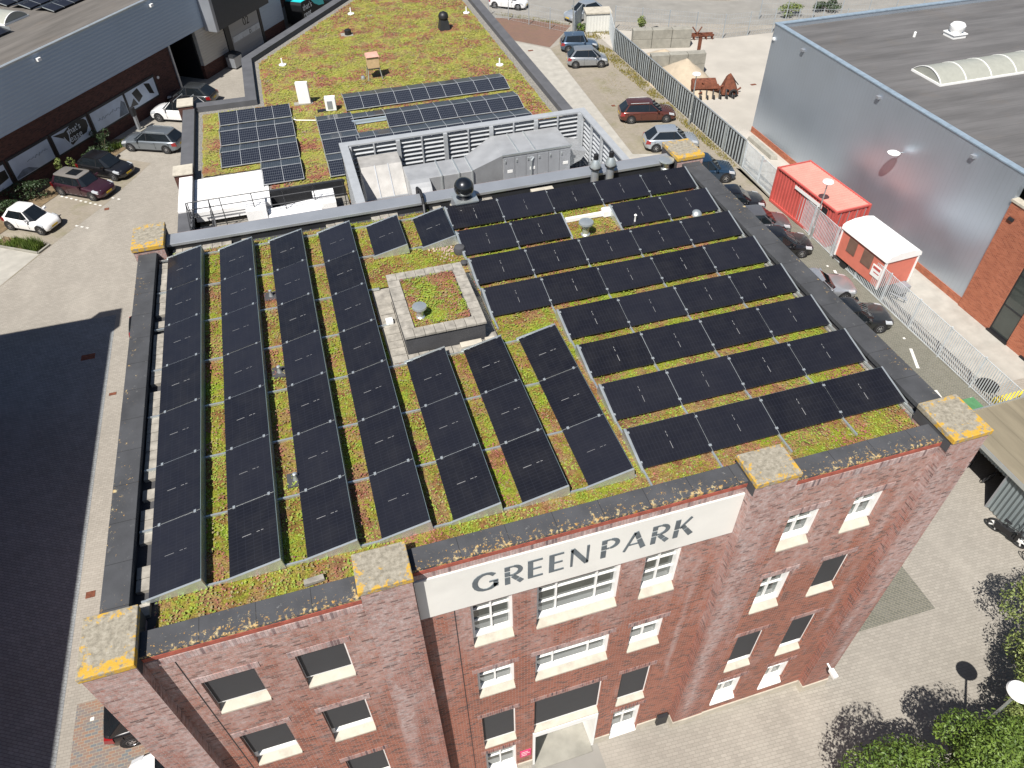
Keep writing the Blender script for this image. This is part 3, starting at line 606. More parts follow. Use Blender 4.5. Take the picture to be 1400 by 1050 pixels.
# the sign
SY = YM-0.05
sgn = MB().box(5.03, SY, 11.27, 12.55, YM-0.0, 12.775).build("sign_panel", MT['render'], office)
def letter(ch):
    """flared thick and thin capitals with stencil cuts, in a cell 0..w by 0..1"""
    P = []; w = 0.75
    def bar(x0, y0, x1, y1, t0, t1=None):
        t1 = t0 if t1 is None else t1; d = Vector((x1-x0, y1-y0)).normalized(); n = Vector((-d.y, d.x))
        P.append([(x0-n.x*t0/2, y0-n.y*t0/2), (x1-n.x*t1/2, y1-n.y*t1/2), (x1+n.x*t1/2, y1+n.y*t1/2), (x0+n.x*t0/2, y0+n.y*t0/2)])
    def arc(cx, cy, rx, ry, a0, a1, thick, thin, n=14):
        pts = []
        for i in range(n+1):
            a = rad(a0+(a1-a0)*i/n); t = thin+(thick-thin)*abs(math.cos(a)); c = (math.cos(a), math.sin(a))
            pts.append(((cx+(rx-t/2)*c[0], cy+(ry-t/2)*c[1]), (cx+(rx+t/2)*c[0], cy+(ry+t/2)*c[1])))
        for a, b in zip(pts[:-1], pts[1:]): P.append([a[0], b[0], b[1], a[1]])
    if ch == 'G':
        arc(0.48, 0.5, 0.42, 0.46, 42, 335, 0.20, 0.085); bar(0.84, 0.12, 0.84, 0.46, 0.17); bar(0.60, 0.46, 0.93, 0.46, 0.07); w = 1.0
    elif ch in 'PR':
        bar(0.12, 0, 0.12, 0.40, 0.19, 0.19); bar(0.12, 0.47, 0.12, 0.70, 0.19); bar(0.12, 0.77, 0.12, 1.0, 0.19)
        arc(0.30, 0.73, 0.32, 0.245, 78, -80, 0.17, 0.07, 10); bar(0.2, 0.97, 0.34, 0.97, 0.065); bar(0.2, 0.49, 0.33, 0.49, 0.065)
        if ch == 'R': bar(0.33, 0.42, 0.50, 0.21, 0.17, 0.19); bar(0.535, 0.165, 0.67, 0.0, 0.19, 0.20)
        w = 0.72
    elif ch == 'E': bar(0.12, 0, 0.12, 1, 0.19); bar(0.215, 0.045, 0.60, 0.045, 0.085); bar(0.215, 0.50, 0.54, 0.50, 0.075); bar(0.215, 0.955, 0.58, 0.955, 0.085); w = 0.66
    elif ch == 'N': bar(0.09, 0, 0.09, 1, 0.08, 0.10); bar(0.10, 0.98, 0.70, 0.03, 0.19); bar(0.72, 0, 0.72, 1, 0.08, 0.10); w = 0.86
    elif ch == 'A': bar(0.04, 0, 0.40, 0.97, 0.09, 0.10); bar(0.42, 0.99, 0.56, 0.60, 0.19); bar(0.585, 0.53, 0.78, 0.0, 0.19, 0.21); bar(0.22, 0.32, 0.58, 0.32, 0.06); w = 0.88
    elif ch == 'K': bar(0.12, 0, 0.12, 0.42, 0.19); bar(0.12, 0.49, 0.12, 1.0, 0.19); bar(0.24, 0.50, 0.64, 1.0, 0.08, 0.11); bar(0.34, 0.60, 0.46, 0.42, 0.18); bar(0.49, 0.37, 0.74, 0.0, 0.19, 0.21); w = 0.76
    return P, w
def sign_word(word, x0, x1, z0, h):
    tot = sum(letter(c)[1] for c in word); gap = 0.16; sc = (x1-x0)/(tot+gap*(len(word)-1)); x = x0
    for c in word:
        P, wd = letter(c); mb = MB()
        for poly in P:
            q = [(x+px*sc, z0+pz*h) for px, pz in poly]
            if sum(q[i][0]*q[(i+1) % len(q)][1]-q[(i+1) % len(q)][0]*q[i][1] for i in range(len(q))) < 0: q.reverse()
            mb.hexa([(a, SY+0.0005, b) for a, b in q][::-1], [(a, SY-0.016, b) for a, b in q][::-1])
        o = mb.build("letter", MT['letter'], sgn); x += (wd+gap)*sc
sign_word("GREEN", 6.24, 8.92, 11.76, 0.68); sign_word("PARK", 9.14, 11.38, 11.76, 0.68)

# ------------------------------------------------------------------ solar modules on the brick building
CP, LP, RP, XR, YR, PZ = 1.535, 1.74, 1.565, 17.513, 0.095, 13.02
TILT = rad(13.0); PWD, PLN = 1.06, 1.722
def panel_proto(bracket0, bracket1, label, group):
    root = thing("solar_panel", label, "solar panel", (0, 0, 0), 0, group)
    m = MB().box(0, 0, -0.035, PWD, PLN, 0).build("module", MT['pv'], root); m.location = (0, 0, 0.035); m.rotation_euler[1] = -TILT
    hx, hz = PWD*math.cos(TILT), PWD*math.sin(TILT)
    MB().hexa([(hx+0.008, 0, -0.06), (hx+0.03, 0, -0.06), (hx+0.03, PLN, -0.06), (hx+0.008, PLN, -0.06)], [(hx+0.002, 0, hz+0.02), (hx+0.016, 0, hz+0.02), (hx+0.016, PLN, hz+0.02), (hx+0.002, PLN, hz+0.02)]).build("wind_plate", MT['green_grey'], root)
    def sl(a, b, z0): return (a*math.cos(TILT), b, 0.035+z0+a*math.sin(TILT))
    e = MB(); y0, y1 = PLN+0.002, PLN+0.016
    e.hexa([sl(0.0, y0, -0.03), sl(PWD, y0, -0.03), sl(PWD, y1, -0.03), sl(0.0, y1, -0.03)], [sl(0.0, y0, -0.008), sl(PWD, y0, -0.008), sl(PWD, y1, -0.008), sl(0.0, y1, -0.008)])
    for a in (0.12, 0.92): e.hexa([sl(a, y0-0.03, 0.002), sl(a+0.055, y0-0.03, 0.002), sl(a+0.055, y1+0.03, 0.002), sl(a, y1+0.03, 0.002)], [sl(a, y0-0.03, 0.012), sl(a+0.055, y0-0.03, 0.012), sl(a+0.055, y1+0.03, 0.012), sl(a, y1+0.03, 0.012)])
    e.build("clamp_strip", MT['alu'], root)
    for on, ya, yb in ((bracket0, -0.05, -0.004), (bracket1, PLN+0.02, PLN+0.07)):
        if not on: continue
        b = MB(); b.hexa([(-0.05, ya, -0.06), (hx+0.06, ya, -0.06), (hx+0.06, yb, -0.06), (-0.05, yb, -0.06)], [(-0.05, ya, 0.03), (hx+0.02, ya, hz+0.03), (hx+0.02, yb, hz+0.03), (-0.05, yb, 0.03)])
        b.build("side_bracket", MT['alu'], root)
    return root
GC = "solar panels in the columns that face left"; GR = "solar panels in the rows that face the sign"
protos = {}
def panel(b0, b1, label, group, x, y, rz):
    k = (b0, b1)
    if k not in protos: protos[k] = panel_proto(b0, b1, label, group); o = protos[k]
    else: o = copy_tree(protos[k])
    o["label"] = label; o["group"] = group; o.location = (x, y, PZ+rnd.uniform(-0.006, 0.006)); o.rotation_euler = (rnd.uniform(-1, 1)*rad(0.25), rnd.uniform(-1, 1)*rad(0.35), rz)
for c in range(7):
    runs = [(0, 7)] if c < 4 else ([(0, 3), (5.93, 6.93)] if c < 6 else [(0, 3)])
    for (a, b) in runs:
        n = int(round(b-a))
        for k in range(n):
            if n == 1: lab = "lone black solar panel between the moss roof box and grey rear coping, " + ("left" if c == 4 else "right") + " one"
            else: lab = "black solar panel, %s from the sign front in the %s column from the left" % (ordn(k), ordn(c))
            panel(k == 0, k == n-1, lab, GC, CP*c, (a+k)*LP+0.01, 0.0)
rows = {0: [(0, 4)], 1: [(0, 4)], 2: [(0, 4)], 3: [(0, 4)], 4: [(0, 5)], 5: [(0, 5)], 6: [(0, 2), (3, 5)], 7: [(0, 5)]}
for k, runs in rows.items():
    for (a, b) in runs:
        for j in range(a, b):
            panel(j == a, j == b-1, "black solar panel, %s from the right in the %s crosswise row from the sign front" % (ordn(j), ordn(k)), GR, XR-LP*j, YR+RP*k, rad(90))
# rails
def rail(a, b, label, group, z=12.985, wd=0.045):
    a, b = Vector(a), Vector(b); d = (b-a); L = d.length; o = MB().box(0, -wd/2, -0.06, L, wd/2, 0).build("mounting_rail", MT['alu'])
    o.location = (a.x, a.y, z+0.03); o.rotation_euler[2] = math.atan2(d.y, d.x); return tag(o, label, "rail", group)
for i in range(8):
    x1 = 10.35 if i <= 3 else (6.0 if i < 6 else 8.9)
    rail((-0.28 if i else -0.15, i*LP, 0), (x1, i*LP, 0), "thin aluminium rail under the left solar columns, %s from the sign front" % ordn(i), "rails under the solar columns")
for j in range(6):
    y1 = (YR+7*RP+1.2) if j < 5 else YR+7*RP+1.1
    y0 = -0.45 if j < 5 else YR+4*RP-0.5
    rail((XR-LP*j+0.01, y0, 0), (XR-LP*j+0.01, y1, 0), "thin aluminium rail under the crosswise solar rows, %s from the right parapet" % ordn(j), "rails under the solar rows")

# ------------------------------------------------------------------ things on the brick building's roof
bx = thing("roof_box", "low dark roof box with a moss top and paver rim among the solar panels", "roof box")
MB().box(6.26, 5.60, 12.86, 8.40, 8.42, 13.52).build("wall", MT['bitumen'], bx)
rim = MB()
for (x0, x1, y0, y1, ax, n) in ((6.22, 8.44, 5.56, 5.90, 0, 8), (6.22, 8.44, 8.14, 8.46, 0, 8), (6.22, 6.55, 5.905, 8.135, 1, 7), (8.12, 8.44, 5.905, 8.135, 1, 7)):
    for i in range(n):
        j = 0.006; zt = 13.575+rnd.uniform(0, 0.012)
        if ax == 0: rim.box(x0+(x1-x0)*i/n+j, y0, 13.521, x0+(x1-x0)*(i+1)/n-j, y1, zt)
        else: rim.box(x0, y0+(y1-y0)*i/n+j, 13.521, x1, y0+(y1-y0)*(i+1)/n-j, zt)
rim.build("paver_rim", MT['tile'], bx)
roll_sheet(6.56, 8.11, 5.91, 8.13, 13.58, 0.05, 0.07).build("green_roof", MT['moss'], bx, smooth=True)
scatter(bx, (6.58, 8.1, 5.93, 8.11), lambda x, y: True, 1700, .026, 13.60, (("sedum_clumps", MT['sed_g']), ("dry_clumps", MT['sed_b']), ("red_clumps", MT['sed_r'])), 8, 1.6)
ap = MB()
for i in range(9): ap.box(5.84, 5.35+i*0.30, 12.86, 6.22, 5.63+i*0.30, 12.97+rnd.uniform(0, .02))
for i in range(8): ap.box(6.24+i*0.30, 5.28+rnd.uniform(-.04, .04), 12.86, 6.52+i*0.30, 5.57, 12.97+rnd.uniform(0, .02))
for i in range(5): ap.box(8.44, 8.45-i*0.30, 12.86, 8.7, 8.72-i*0.30, 12.95+rnd.uniform(0, .02))
ap.box(5.76, 5.31, 12.80, 8.74, 8.74, 12.93); ap.build("paver_apron", MT['tile'], bx)
def mushroom(name, label, x, y, z, h, r, m, cat="vent"):
    t = thing(name, label, cat, (x, y, z))
    MB().lathe([(r*0.62, 0), (r*0.62, 0.05), (r*0.45, 0.09), (r*0.45, h*0.55), (r*0.62, h*0.62), (r*0.62, h*0.72), (r*0.4, h*0.78)], n=20).build("pipe", m, t, smooth=True)
    MB().lathe([(r*0.7, h*0.78), (r, h*0.84), (r*0.96, h*0.95), (r*0.5, h), (0.01, h*1.01)], n=24).build("cap", m, t, smooth=True)
    return t
mushroom("roof_vent", "pale round vent cap on the moss covered roof box", 6.80, 6.30, 13.55, 0.42, 0.20, MT['alu'])
mushroom("roof_vent", "pale mushroom vent in the gap left in a crosswise solar row", 12.81, 9.55, 12.95, 0.52, 0.24, MT['alu'])
mushroom("roof_vent", "flat pale disc vent at the back right corner of the brick roof", 17.15, 12.75, 12.9, 0.42, 0.28, MT['alu'])
t = thing("roof_ventilator", "shiny black ball ventilator on a dark plinth at the back of the brick roof", "ventilator", (9.55, 12.40, 12.9))
MB().hexa([(-.42, -.42, 0), (.42, -.42, 0), (.42, .42, 0), (-.42, .42, 0)], [(-.36, -.36, .42), (.36, -.36, .42), (.36, .36, .42), (-.36, .36, .42)]).build("plinth", MT['zinc'], t)
MB().box(-.40, -.40, .421, .40, .40, .46).build("flange", MT['alu'], t)
MB().lathe([(0.28, 0.46)]+[(0.34*math.sin(rad(a)), 0.80-0.34*math.cos(rad(a))) for a in range(35, 176, 10)]+[(0.02, 1.14)], n=28).build("dome", paint('black_dome_paint', (0.012, 0.014, 0.018), 0.4), t, smooth=True)
for x, l in ((14.33, "left"), (14.90, "right")):
    t = thing("flue_pipe", "grey flue pipe with a conical cowl by the rear coping, %s one of two" % l, "flue", (x, 12.62, 12.9), 0, "pair of flue pipes")
    MB().lathe([(0.14, 0), (0.14, 0.55)], n=18).build("pipe", MT['zinc'], t, smooth=True)
    MB().lathe([(0.155, 0.55), (0.155, 0.58), (0.19, 0.60), (0.19, 0.72), (0.10, 0.92)], n=18).build("cowl", MT['alu'], t, smooth=True)
    MB().lathe([(0.20, 0.58), (0.21, 0.62), (0.195, 0.64)], n=18).build("collar", MT['black'], t, smooth=True)
    MB().lathe([(0.085, 0.92), (0.085, 1.10), (0.05, 1.12)], n=14).build("tip", MT['black'], t, smooth=True)
t = thing("cable_hose", "black hose and cables rising over the grey rear coping by the black ball", "cable", (0, 0, 0))
MB().path([(8.15, 12.4, 12.95), (8.18, 12.6, 13.2), (8.18, 12.70, 13.4), (8.17, 13.0, 13.5), (8.14, 13.38, 13.4), (8.14, 13.45, 13.0)], 0.055, 8).build("hose", MT['black'], t, smooth=True)
MB().path([(8.3, 11.75, 12.99), (8.0, 11.9, 13.02), (8.2, 12.05, 13.05), (8.32, 12.0, 13.0), (8.1, 11.7, 12.99), (8.35, 11.5, 12.99)], 0.02, 6).build("cable", MT['white'], t)
for x, y, d in ((2.93, 9.35, "farthest from the sign"), (2.93, 5.95, "in the middle"), (3.02, 2.22, "nearest the sign")):
    t = thing("roof_anchor", "small steel fall anchor on a grey slab between solar columns, %s" % d, "anchor", (x, y, 12.93), 0, "fall anchors between the columns")
    MB().box(-0.2, -0.2, 0, 0.2, 0.2, 0.05).build("slab", MT['bitumen'], t); MB().lathe([(0.07, 0.05), (0.05, 0.12), (0.035, 0.2), (0.05, 0.24), (0.01, 0.26)], n=12).build("post", MT['alu'], t, smooth=True)
t = thing("roof_anchor", "small grey dome on moss near the right parapet between crosswise solar rows", "anchor", (16.72, 9.52, 12.97)); MB().lathe([(0.19, 0), (0.18, 0.06), (0.11, 0.14), (0.01, 0.17)], n=16).build("dome", MT['alu'], t, smooth=True)
t = thing("roof_anchor", "small white anchor post at the corner of the moss gap in the crosswise rows", "anchor", (14.55, 9.62, 12.97)); MB().lathe([(0.10, 0), (0.08, 0.05), (0.03, 0.09), (0.03, 0.3), (0.05, 0.34), (0.01, 0.38)], n=12).build("post", MT['white'], t, smooth=True)
t = thing("cable_duct", "white cable duct with a box lying across the moss gap in the crosswise row", "duct", (0, 0, 0)); MB().box(12.45, 10.38, 12.98, 13.75, 10.50, 13.10).build("duct", MT['frame'], t); MB().box(13.75, 10.30, 12.98, 14.35, 10.58, 13.18).build("box", MT['frame'], t)
db = MB()
for i in range(110):
    x, y = 8.35+rnd.gauss(0, .22), 10.0+rnd.gauss(0, .24); q = rnd.uniform(.012, .035); a = rnd.uniform(0, 3)
    db.add([(x+q*1.3*math.cos(a+k*2.09), y+q*1.3*math.sin(a+k*2.09), 12.97) for k in range(3)]+[(x+q*.2, y, 13.0+q)], [(0, 1, 3), (1, 2, 3), (2, 0, 3)])
o = db.build("gravel_heap", plain('pinkish_stone', (0.45, 0.33, 0.28), .9, var=.3)); o["kind"] = "stuff"
tag(MB().lathe([(0.17, 0), (0.19, 0.12), (0.16, 0.22), (0.05, 0.26)], (8.72, 9.82, 12.96), 14).build("drain_sump", MT['bitumen'], smooth=True), "dark round drain bucket beside the stone heap behind the roof box", "drain")
tag(MB().lathe([(0.1, 0), (0.12, 0.1), (0.04, 0.16)], (8.70, 9.15, 12.96), 12).build("pipe_stub", MT['bitumen'], smooth=True), "small dark pipe stub at the back right corner of the moss roof box", "pipe")
for (x, y, sx, sy, l) in ((7.95, 5.42, .30, .10, "longer white slab leaning at the front of the moss roof box"), (8.48, 5.40, .14, .12, "short white slab at the front right of the moss roof box")):
    tag(MB().box(x-sx, y-sy, 12.96, x+sx, y+sy, 13.10).build("stone_slab", MT['stone'], bevel=0.02), l, "slab")
tag(MB().box(5.92, 6.95, 12.97, 6.12, 7.15, 13.1).build("white_block", MT['frame'], bevel=0.02), "small white block on the pavers left of the moss roof box", "block")
tag(MB().box(11.95, 12.45, 12.98, 12.75, 12.65, 13.08).build("white_slab", MT['stone'], bevel=0.01), "loose white slab on moss below the grey rear coping", "slab")
tag(MB().hexa([(2.95, -.62, 12.99), (3.35, -.58, 12.99), (3.33, -.45, 12.99), (2.95, -.5, 12.99)], [(2.95, -.62, 13.08), (3.35, -.58, 13.05), (3.33, -.45, 13.05), (2.95, -.5, 13.08)]).build("broken_tile", MT['tile']), "broken grey tile on the moss beside the front coping of the left bay", "tile")

# ------------------------------------------------------------------ annex with the flowering sedum roof
annex = thing("green_annex", "lower annex with a yellow and red sedum roof behind the brick office building", "building")
AO = [(21.2, 13.75), (21.2, 72.0), (19.0, 72.0), (1.75, 48.0), (1.75, 41.05), (-2.1, 41.05), (-2.1, 13.75)]
ZA = 6.0
AI = offset(AO, 0.65)
mb = MB(); n = len(AO)
mb.add([(x, y, 0) for x, y in AO]+[(x, y, ZA+0.25) for x, y in AO], [(i, (i+1) % n, n+(i+1) % n, n+i) for i in range(n)]); mb.build("wall", MT['brick_dark'], annex)
roofpoly = offset(AO, 0.1)
AF = [(21.1, 28.5), (21.1, 71.9), (19.05, 71.9), (1.85, 47.9), (1.85, 40.95), (-2.0, 40.95), (-2.0, 31.0), (2.41, 31.0), (2.41, 28.5)]; AG = [(6.45, 13.8), (21.1, 13.8), (21.1, 28.499), (6.45, 28.499)]
MB().poly([(x, y, ZA-0.06) for x, y in AG]).build("roof_deck", MT['bitumen'], annex)
ring = MB(); ring.add([(x, y, z) for z in (ZA+0.251, ZA+0.33) for x, y in offset(AO, -0.05)]+[(x, y, z) for z in (ZA-0.05, ZA+0.33) for x, y in AI],
    [f for i in range(n) for f in ((i, (i+1) % n, n+(i+1) % n, n+i), (n+i, n+(i+1) % n, 3*n+(i+1) % n, 3*n+i), (3*n+i, 3*n+(i+1) % n, 2*n+(i+1) % n, 2*n+i))])
ring.build("parapet", plain('annex_parapet_bitumen', (0.085, 0.087, 0.095), 0.8, var=0.15, scale=1.5), annex)
MP = offset(AO, 1.15)
def inside(poly, x, y):
    r = False; m = len(poly)
    for i in range(m):
        (x0, y0), (x1, y1) = poly[i], poly[(i+1) % m]
        if (y0 > y) != (y1 > y) and x < (x1-x0)*(y-y0)/(y1-y0)+x0: r = not r
    return r
mm = MB(); st = 0.24; nx, ny = int(24/st), int(46/st)
for j in range(ny+1):
    for i in range(nx+1):
        x, y = -2+i*st, 26.2+j*st; h = noise.noise((x*.8, y*.8, 2.0))*.05+noise.noise((x*3, y*3, 7.0))*.045
        mm.v.append((x+rnd.uniform(-.04, .04), y+rnd.uniform(-.04, .04), ZA+0.02+h))
for j in range(ny):
    for i in range(nx):
        x, y = -2+(i+.5)*st, 26.2+(j+.5)*st
        if inside(MP, x, y) and not (x < 2.45 and y < 31.5) and not (x < 6.5 and y < 28.6): k = j*(nx+1)+i; mm.f.append((k, k+1, k+nx+2, k+nx+1)); mm.mi.append(0)
mm.build("green_roof", MT['moss_far'], annex, smooth=True)
scatter(annex, (-1.4, 20.6, 28.7, 62), lambda x, y: inside(MP, x, y) and not (x < 2.45 and y < 31.5), 70000, .058, ZA+.03, (("sedum_clumps", MT['sed_y']), ("dry_clumps", MT['sed_b']), ("red_clumps", MT['sed_r'])), 5, .55)
gs = MB()
gs.poly([(x, y, ZA-0.02) for x, y in AF]); gs.build("gravel_strip", MT['gravel'], annex)
# caps on the annex parapet corners
for (x0, y0, x1, y1) in ((-2.45, 40.2, -1.45, 41.4), (-2.45, 31.0, -1.40, 32.1)):
    p = MB().box(x0+.05, y0+.05, 0, x1-.05, y1-.05, 6.52).build("pier", MT['brick_dark'], annex)
    MB().box(x0, y0, 6.521, x1, y1, 6.62).build("cap_stone", MT['stone'], p, bevel=0.02)
# white terrace roof between annex and office
wr = MB(); wr.box(-1.46, 27.6, 5.5, 2.40, 31.25, 6.05); wr.box(-2.14, 27.3, 5.9, -1.47, 31.0, 6.42)
wr.build("white_roof", MT['roofwhite'], annex)
seams = MB()
for x in (-0.5, 0.9, 1.6): seams.box(x, 27.7, 6.051, x+0.02, 31.2, 6.056)
for y in (28.9, 30.2): seams.box(-1.4, y, 6.052, 2.3, y+0.02, 6.057)
seams.build("roof_seam", MT['stone'], annex)
MB().box(-1.4, 13.8, 4.8, 6.44, 28.49, 5.2).build("terrace", MT['gravel'], annex)
MB().box(2.42, 28.5, 5.21, 6.44, 28.62, 6.12).build("upstand", MT['steel'], annex)
tag(MB().box(1.15, 26.55, 5.2, 2.16, 28.0, 6.25).build("roof_cover", MT['roofwhite'], bevel=0.015), "square white cover on the terrace at the end of the white roof", "cover")
rc = MB(); rc.hexa([(2.20, 25.9, 5.2), (4.95, 26.0, 5.2), (4.95, 27.3, 5.2), (2.20, 27.3, 5.2)], [(2.20, 25.9, 5.8), (4.95, 26.0, 5.9), (4.95, 27.5, 5.9), (2.20, 27.3, 5.8)]); rc.box(4.60, 26.4, 5.2, 5.72, 27.9, 6.1)
tag(rc.build("roof_cover", MT['roofwhite'], bevel=0.015), "long stepped white cover on the terrace behind the rear coping", "cover")
# railing and stair
rl = thing("safety_railing", "thin black three bar railing across the terrace in front of the sedum roof", "railing")
rb = MB(); pts = [(-1.55, 26.9), (6.3, 26.9)]
for z in (6.2, 6.65, 7.05): rb.tube((pts[0][0], 26.9, z), (pts[1][0], 26.9, z), 0.025, 6)
rb.build("rail", MT['steel'], rl)
for i in range(6):
    x = -1.5+i*1.55; MB().tube((x, 26.9, 5.2), (x, 26.9, 7.05), 0.025, 6).build("post", MT['steel'], rl)
stv = thing("metal_stair", "black steel escape stair with railings at the left end of the terrace", "stair")
sb = MB()
for i in range(9): sb.box(-1.5, 22.2+i*0.5, 2.9+i*0.36, -0.45, 22.5+i*0.5, 2.94+i*0.36)
sb.build("tread", MT['steel'], stv); s2_ = MB()
for x in (-1.52, -0.43): s2_.hexa([(x-.03, 22.0, 2.7), (x+.03, 22.0, 2.7), (x+.03, 26.6, 6.0), (x-.03, 26.6, 6.0)], [(x-.03, 22.0, 2.95), (x+.03, 22.0, 2.95), (x+.03, 26.6, 6.25), (x-.03, 26.6, 6.25)])
s2_.build("stringer", MT['steel'], stv); s3_ = MB()
for x in (-1.52, -0.43):
    s3_.tube((x, 22.0, 3.9), (x, 26.6, 7.2), 0.025, 6); s3_.tube((x, 22.0, 3.4), (x, 26.6, 6.7), 0.02, 6)
    for i in range(6): y = 22.0+i*0.92; s3_.tube((x, y, 2.8+i*.66), (x, y, 3.9+i*.66), 0.025, 6)
s3_.tube((-1.52, 26.6, 7.2), (-0.43, 26.6, 7.2), 0.025, 6); s3_.build("handrail", MT['steel'], stv)

# modules on the annex
def grid_proto(front, back, label, group):
    root = thing("solar_panel", label, "solar panel", (0, 0, 0), 0, group); ta = rad(10)
    m = MB().box(0, 0, -0.035, 1.06, 1.37 if front else 1.14, 0).build("module", MT['pvgrid'], root); m.location = (0, 0, 0.12); m.rotation_euler = (ta if front else -ta, 0, 0)
    if not front: m.location = (0, 0, 0.12+1.37*math.sin(ta))
    e = MB(); c, s = math.cos(ta), math.sin(ta)
    za, zb = (0.12, 0.12+1.37*s) if front else (0.12+1.37*s, 0.12)
    L_ = 1.37 if front else 1.14; zb = za+(zb-za)*L_/1.37
    e.hexa([(1.052, 0, za-.03), (1.078, 0, za-.03), (1.078, L_*c, zb-.03), (1.052, L_*c, zb-.03)], [(1.052, 0, za+.012), (1.078, 0, za+.012), (1.078, L_*c, zb+.012), (1.052, L_*c, zb+.012)])
    e.hexa([(0, -.01, za-.03), (1.06, -.01, za-.03), (1.06, .022, za-.03), (0, .022, za-.03)], [(0, -.01, za+.010), (1.06, -.01, za+.010), (1.06, .022, za+.010), (0, .022, za+.010)])
    e.build("edge_strip", plain('module_frame_grey', (0.42, 0.44, 0.46), 0.45, 0.3) if 'module_frame_grey' not in bpy.data.materials else bpy.data.materials['module_frame_grey'], root)
    return root
gp = {}
def gpanel(front, x, y, label, group):
    if front not in gp: gp[front] = grid_proto(front, not front, label, group); o = gp[front]
    else: o = copy_tree(gp[front])
    o["label"] = label; o["group"] = group; o.location = (x, y, ZA+0.04+rnd.uniform(-.008, .008)); o.rotation_euler = (rnd.uniform(-1, 1)*rad(.4), 0, rnd.uniform(-1, 1)*rad(.25))
PW = 1.075; dy = 1.37*math.cos(rad(10))
blocks = [("left block", 0.06, [(37.60, 0, 4, False), (34.80, 0, 4, True), (32.02, 0, 4, True), (29.30, 2, 4, True)], (4, 4)),
          ("narrow middle block", 5.80, [(34.40, 0, 2, True), (31.75, 0, 2, True), (29.05, 0, 2, True)], None),
          ("long right block", 7.80, [(37.30, 0, 10, True), (34.10, 2, 10, True), (31.35, 0, 10, True)], None)]
for bn, x0, rws, _ in blocks:
    for ri, (yf, a, b, bk) in enumerate(rws):
        rn = ["back", "second", "third", "fourth"][ri] if bn != "narrow middle block" else ["back", "middle", "front"][ri]
        for k in range(a, b):
            gpanel(True, x0+k*PW, yf, "gridded panel, front slope, %s from left, %s row of the annex %s" % (ordn(k-a), rn, bn.replace("narrow ", "").replace("long ", "")), "gridded panels on the annex")
        for k in range(0 if (bn == "long right block" and ri == 1) else a, b):
            if bk: gpanel(False, x0+k*PW, yf+dy+0.03, "gridded panel, rear slope, %s from left, %s row of the annex %s" % (ordn(k if ri == 1 and bn == "long right block" else k-a), rn, bn.replace("narrow ", "").replace("long ", "")), "gridded panels on the annex")
            pass
for bn, x0, rws, _ in blocks:
    for (yf, a, b, bk) in rws:
        x = x0+a*PW-0.05; zr = ZA+0.16+1.37*math.sin(rad(10)); ends = MB()
        prof = [(yf-.05, ZA+.12), (yf+dy, zr+.03)] + ([(yf+2*dy+.06, ZA+.12)] if bk else [(yf+dy+.03, ZA+.0)])
        low = [(x, y, z-.05) for y, z in prof]; m_ = len(prof)
        vs = [(xx, y, z+dz) for xx in (x, x+.035) for dz in (-.05, .03) for y, z in prof]
        fs = []
        for k in range(m_-1): fs += [(k, k+1, m_+k+1, m_+k), (2*m_+k, 3*m_+k, 3*m_+k+1, 2*m_+k+1), (m_+k, m_+k+1, 3*m_+k+1, 3*m_+k), (k, 2*m_+k, 2*m_+k+1, k+1)]
        ends.add(vs, fs); ends.build("panel_end_frame", MT['alu'], annex)
MB().box(7.82, 35.22, ZA+.10, 9.92, 35.26, ZA+.36).build("panel_back_plate", MT['clad_blue'], annex)

# louvre screen round the air handling unit
scr = thing("louvre_screen", "pale grey louvred screen walls around the rooftop air handling unit", "screen")
ZT = 9.5
top = MB(); top.box(6.38, 25.45, ZT-.10, 19.22, 25.85, ZT); top.box(6.38, 13.8, ZT-.10, 6.78, 25.445, ZT); top.box(18.86, 13.8, ZT-.10, 19.22, 25.445, ZT); top.build("top_cap", MT['louvre'], scr, bevel=0.01)
bl = MB()
for i in range(14):
    z = 6.22+i*0.225
    bl.hexa([(6.75, 25.50, z), (18.88, 25.50, z), (18.88, 25.66, z+.10), (6.75, 25.66, z+.10)], [(6.75, 25.50, z+.02), (18.88, 25.50, z+.02), (18.88, 25.66, z+.12), (6.75, 25.66, z+.12)])
    for x, sg in ((6.5, 1), (19.08, -1)):
        bl.hexa([(x-.08*sg, 14, z+.10), (x+.08*sg, 14, z), (x+.08*sg, 25.4, z), (x-.08*sg, 25.4, z+.10)], [(x-.08*sg, 14, z+.12), (x+.08*sg, 14, z+.02), (x+.08*sg, 25.4, z+.02), (x-.08*sg, 25.4, z+.12)])
bl.build("louvre_blades", MT['louvre'], scr)
pm = MB()
for i in range(6): x = 6.82+i*2.40; pm.box(x-.10, 25.36, ZA, x+.10, 25.492, ZT-.101)
for i in range(5): x = 8.02+i*2.40; pm.box(x-.035, 25.42, ZA, x+.035, 25.492, ZT-.101)
for i in range(9):
    y = 14.5+i*1.35; wd = .08 if i % 2 == 0 else .03; pm.box(18.86, y-wd, ZA, 18.98, y+wd, ZT-.101); pm.box(6.60, y-wd, ZA, 6.72, y+wd, ZT-.101)
for k in range(len(pm.v)//8):
    MB().add(pm.v[k*8:k*8+8], [(3,2,1,0),(4,5,6,7),(0,1,5,4),(1,2,6,5),(2,3,7,6),(3,0,4,7)]).build("post", MT['louvre'], scr)
MB().box(6.42, 25.72, ZA, 19.2, 25.80, ZT-.30).build("backing", MT['black'], scr)

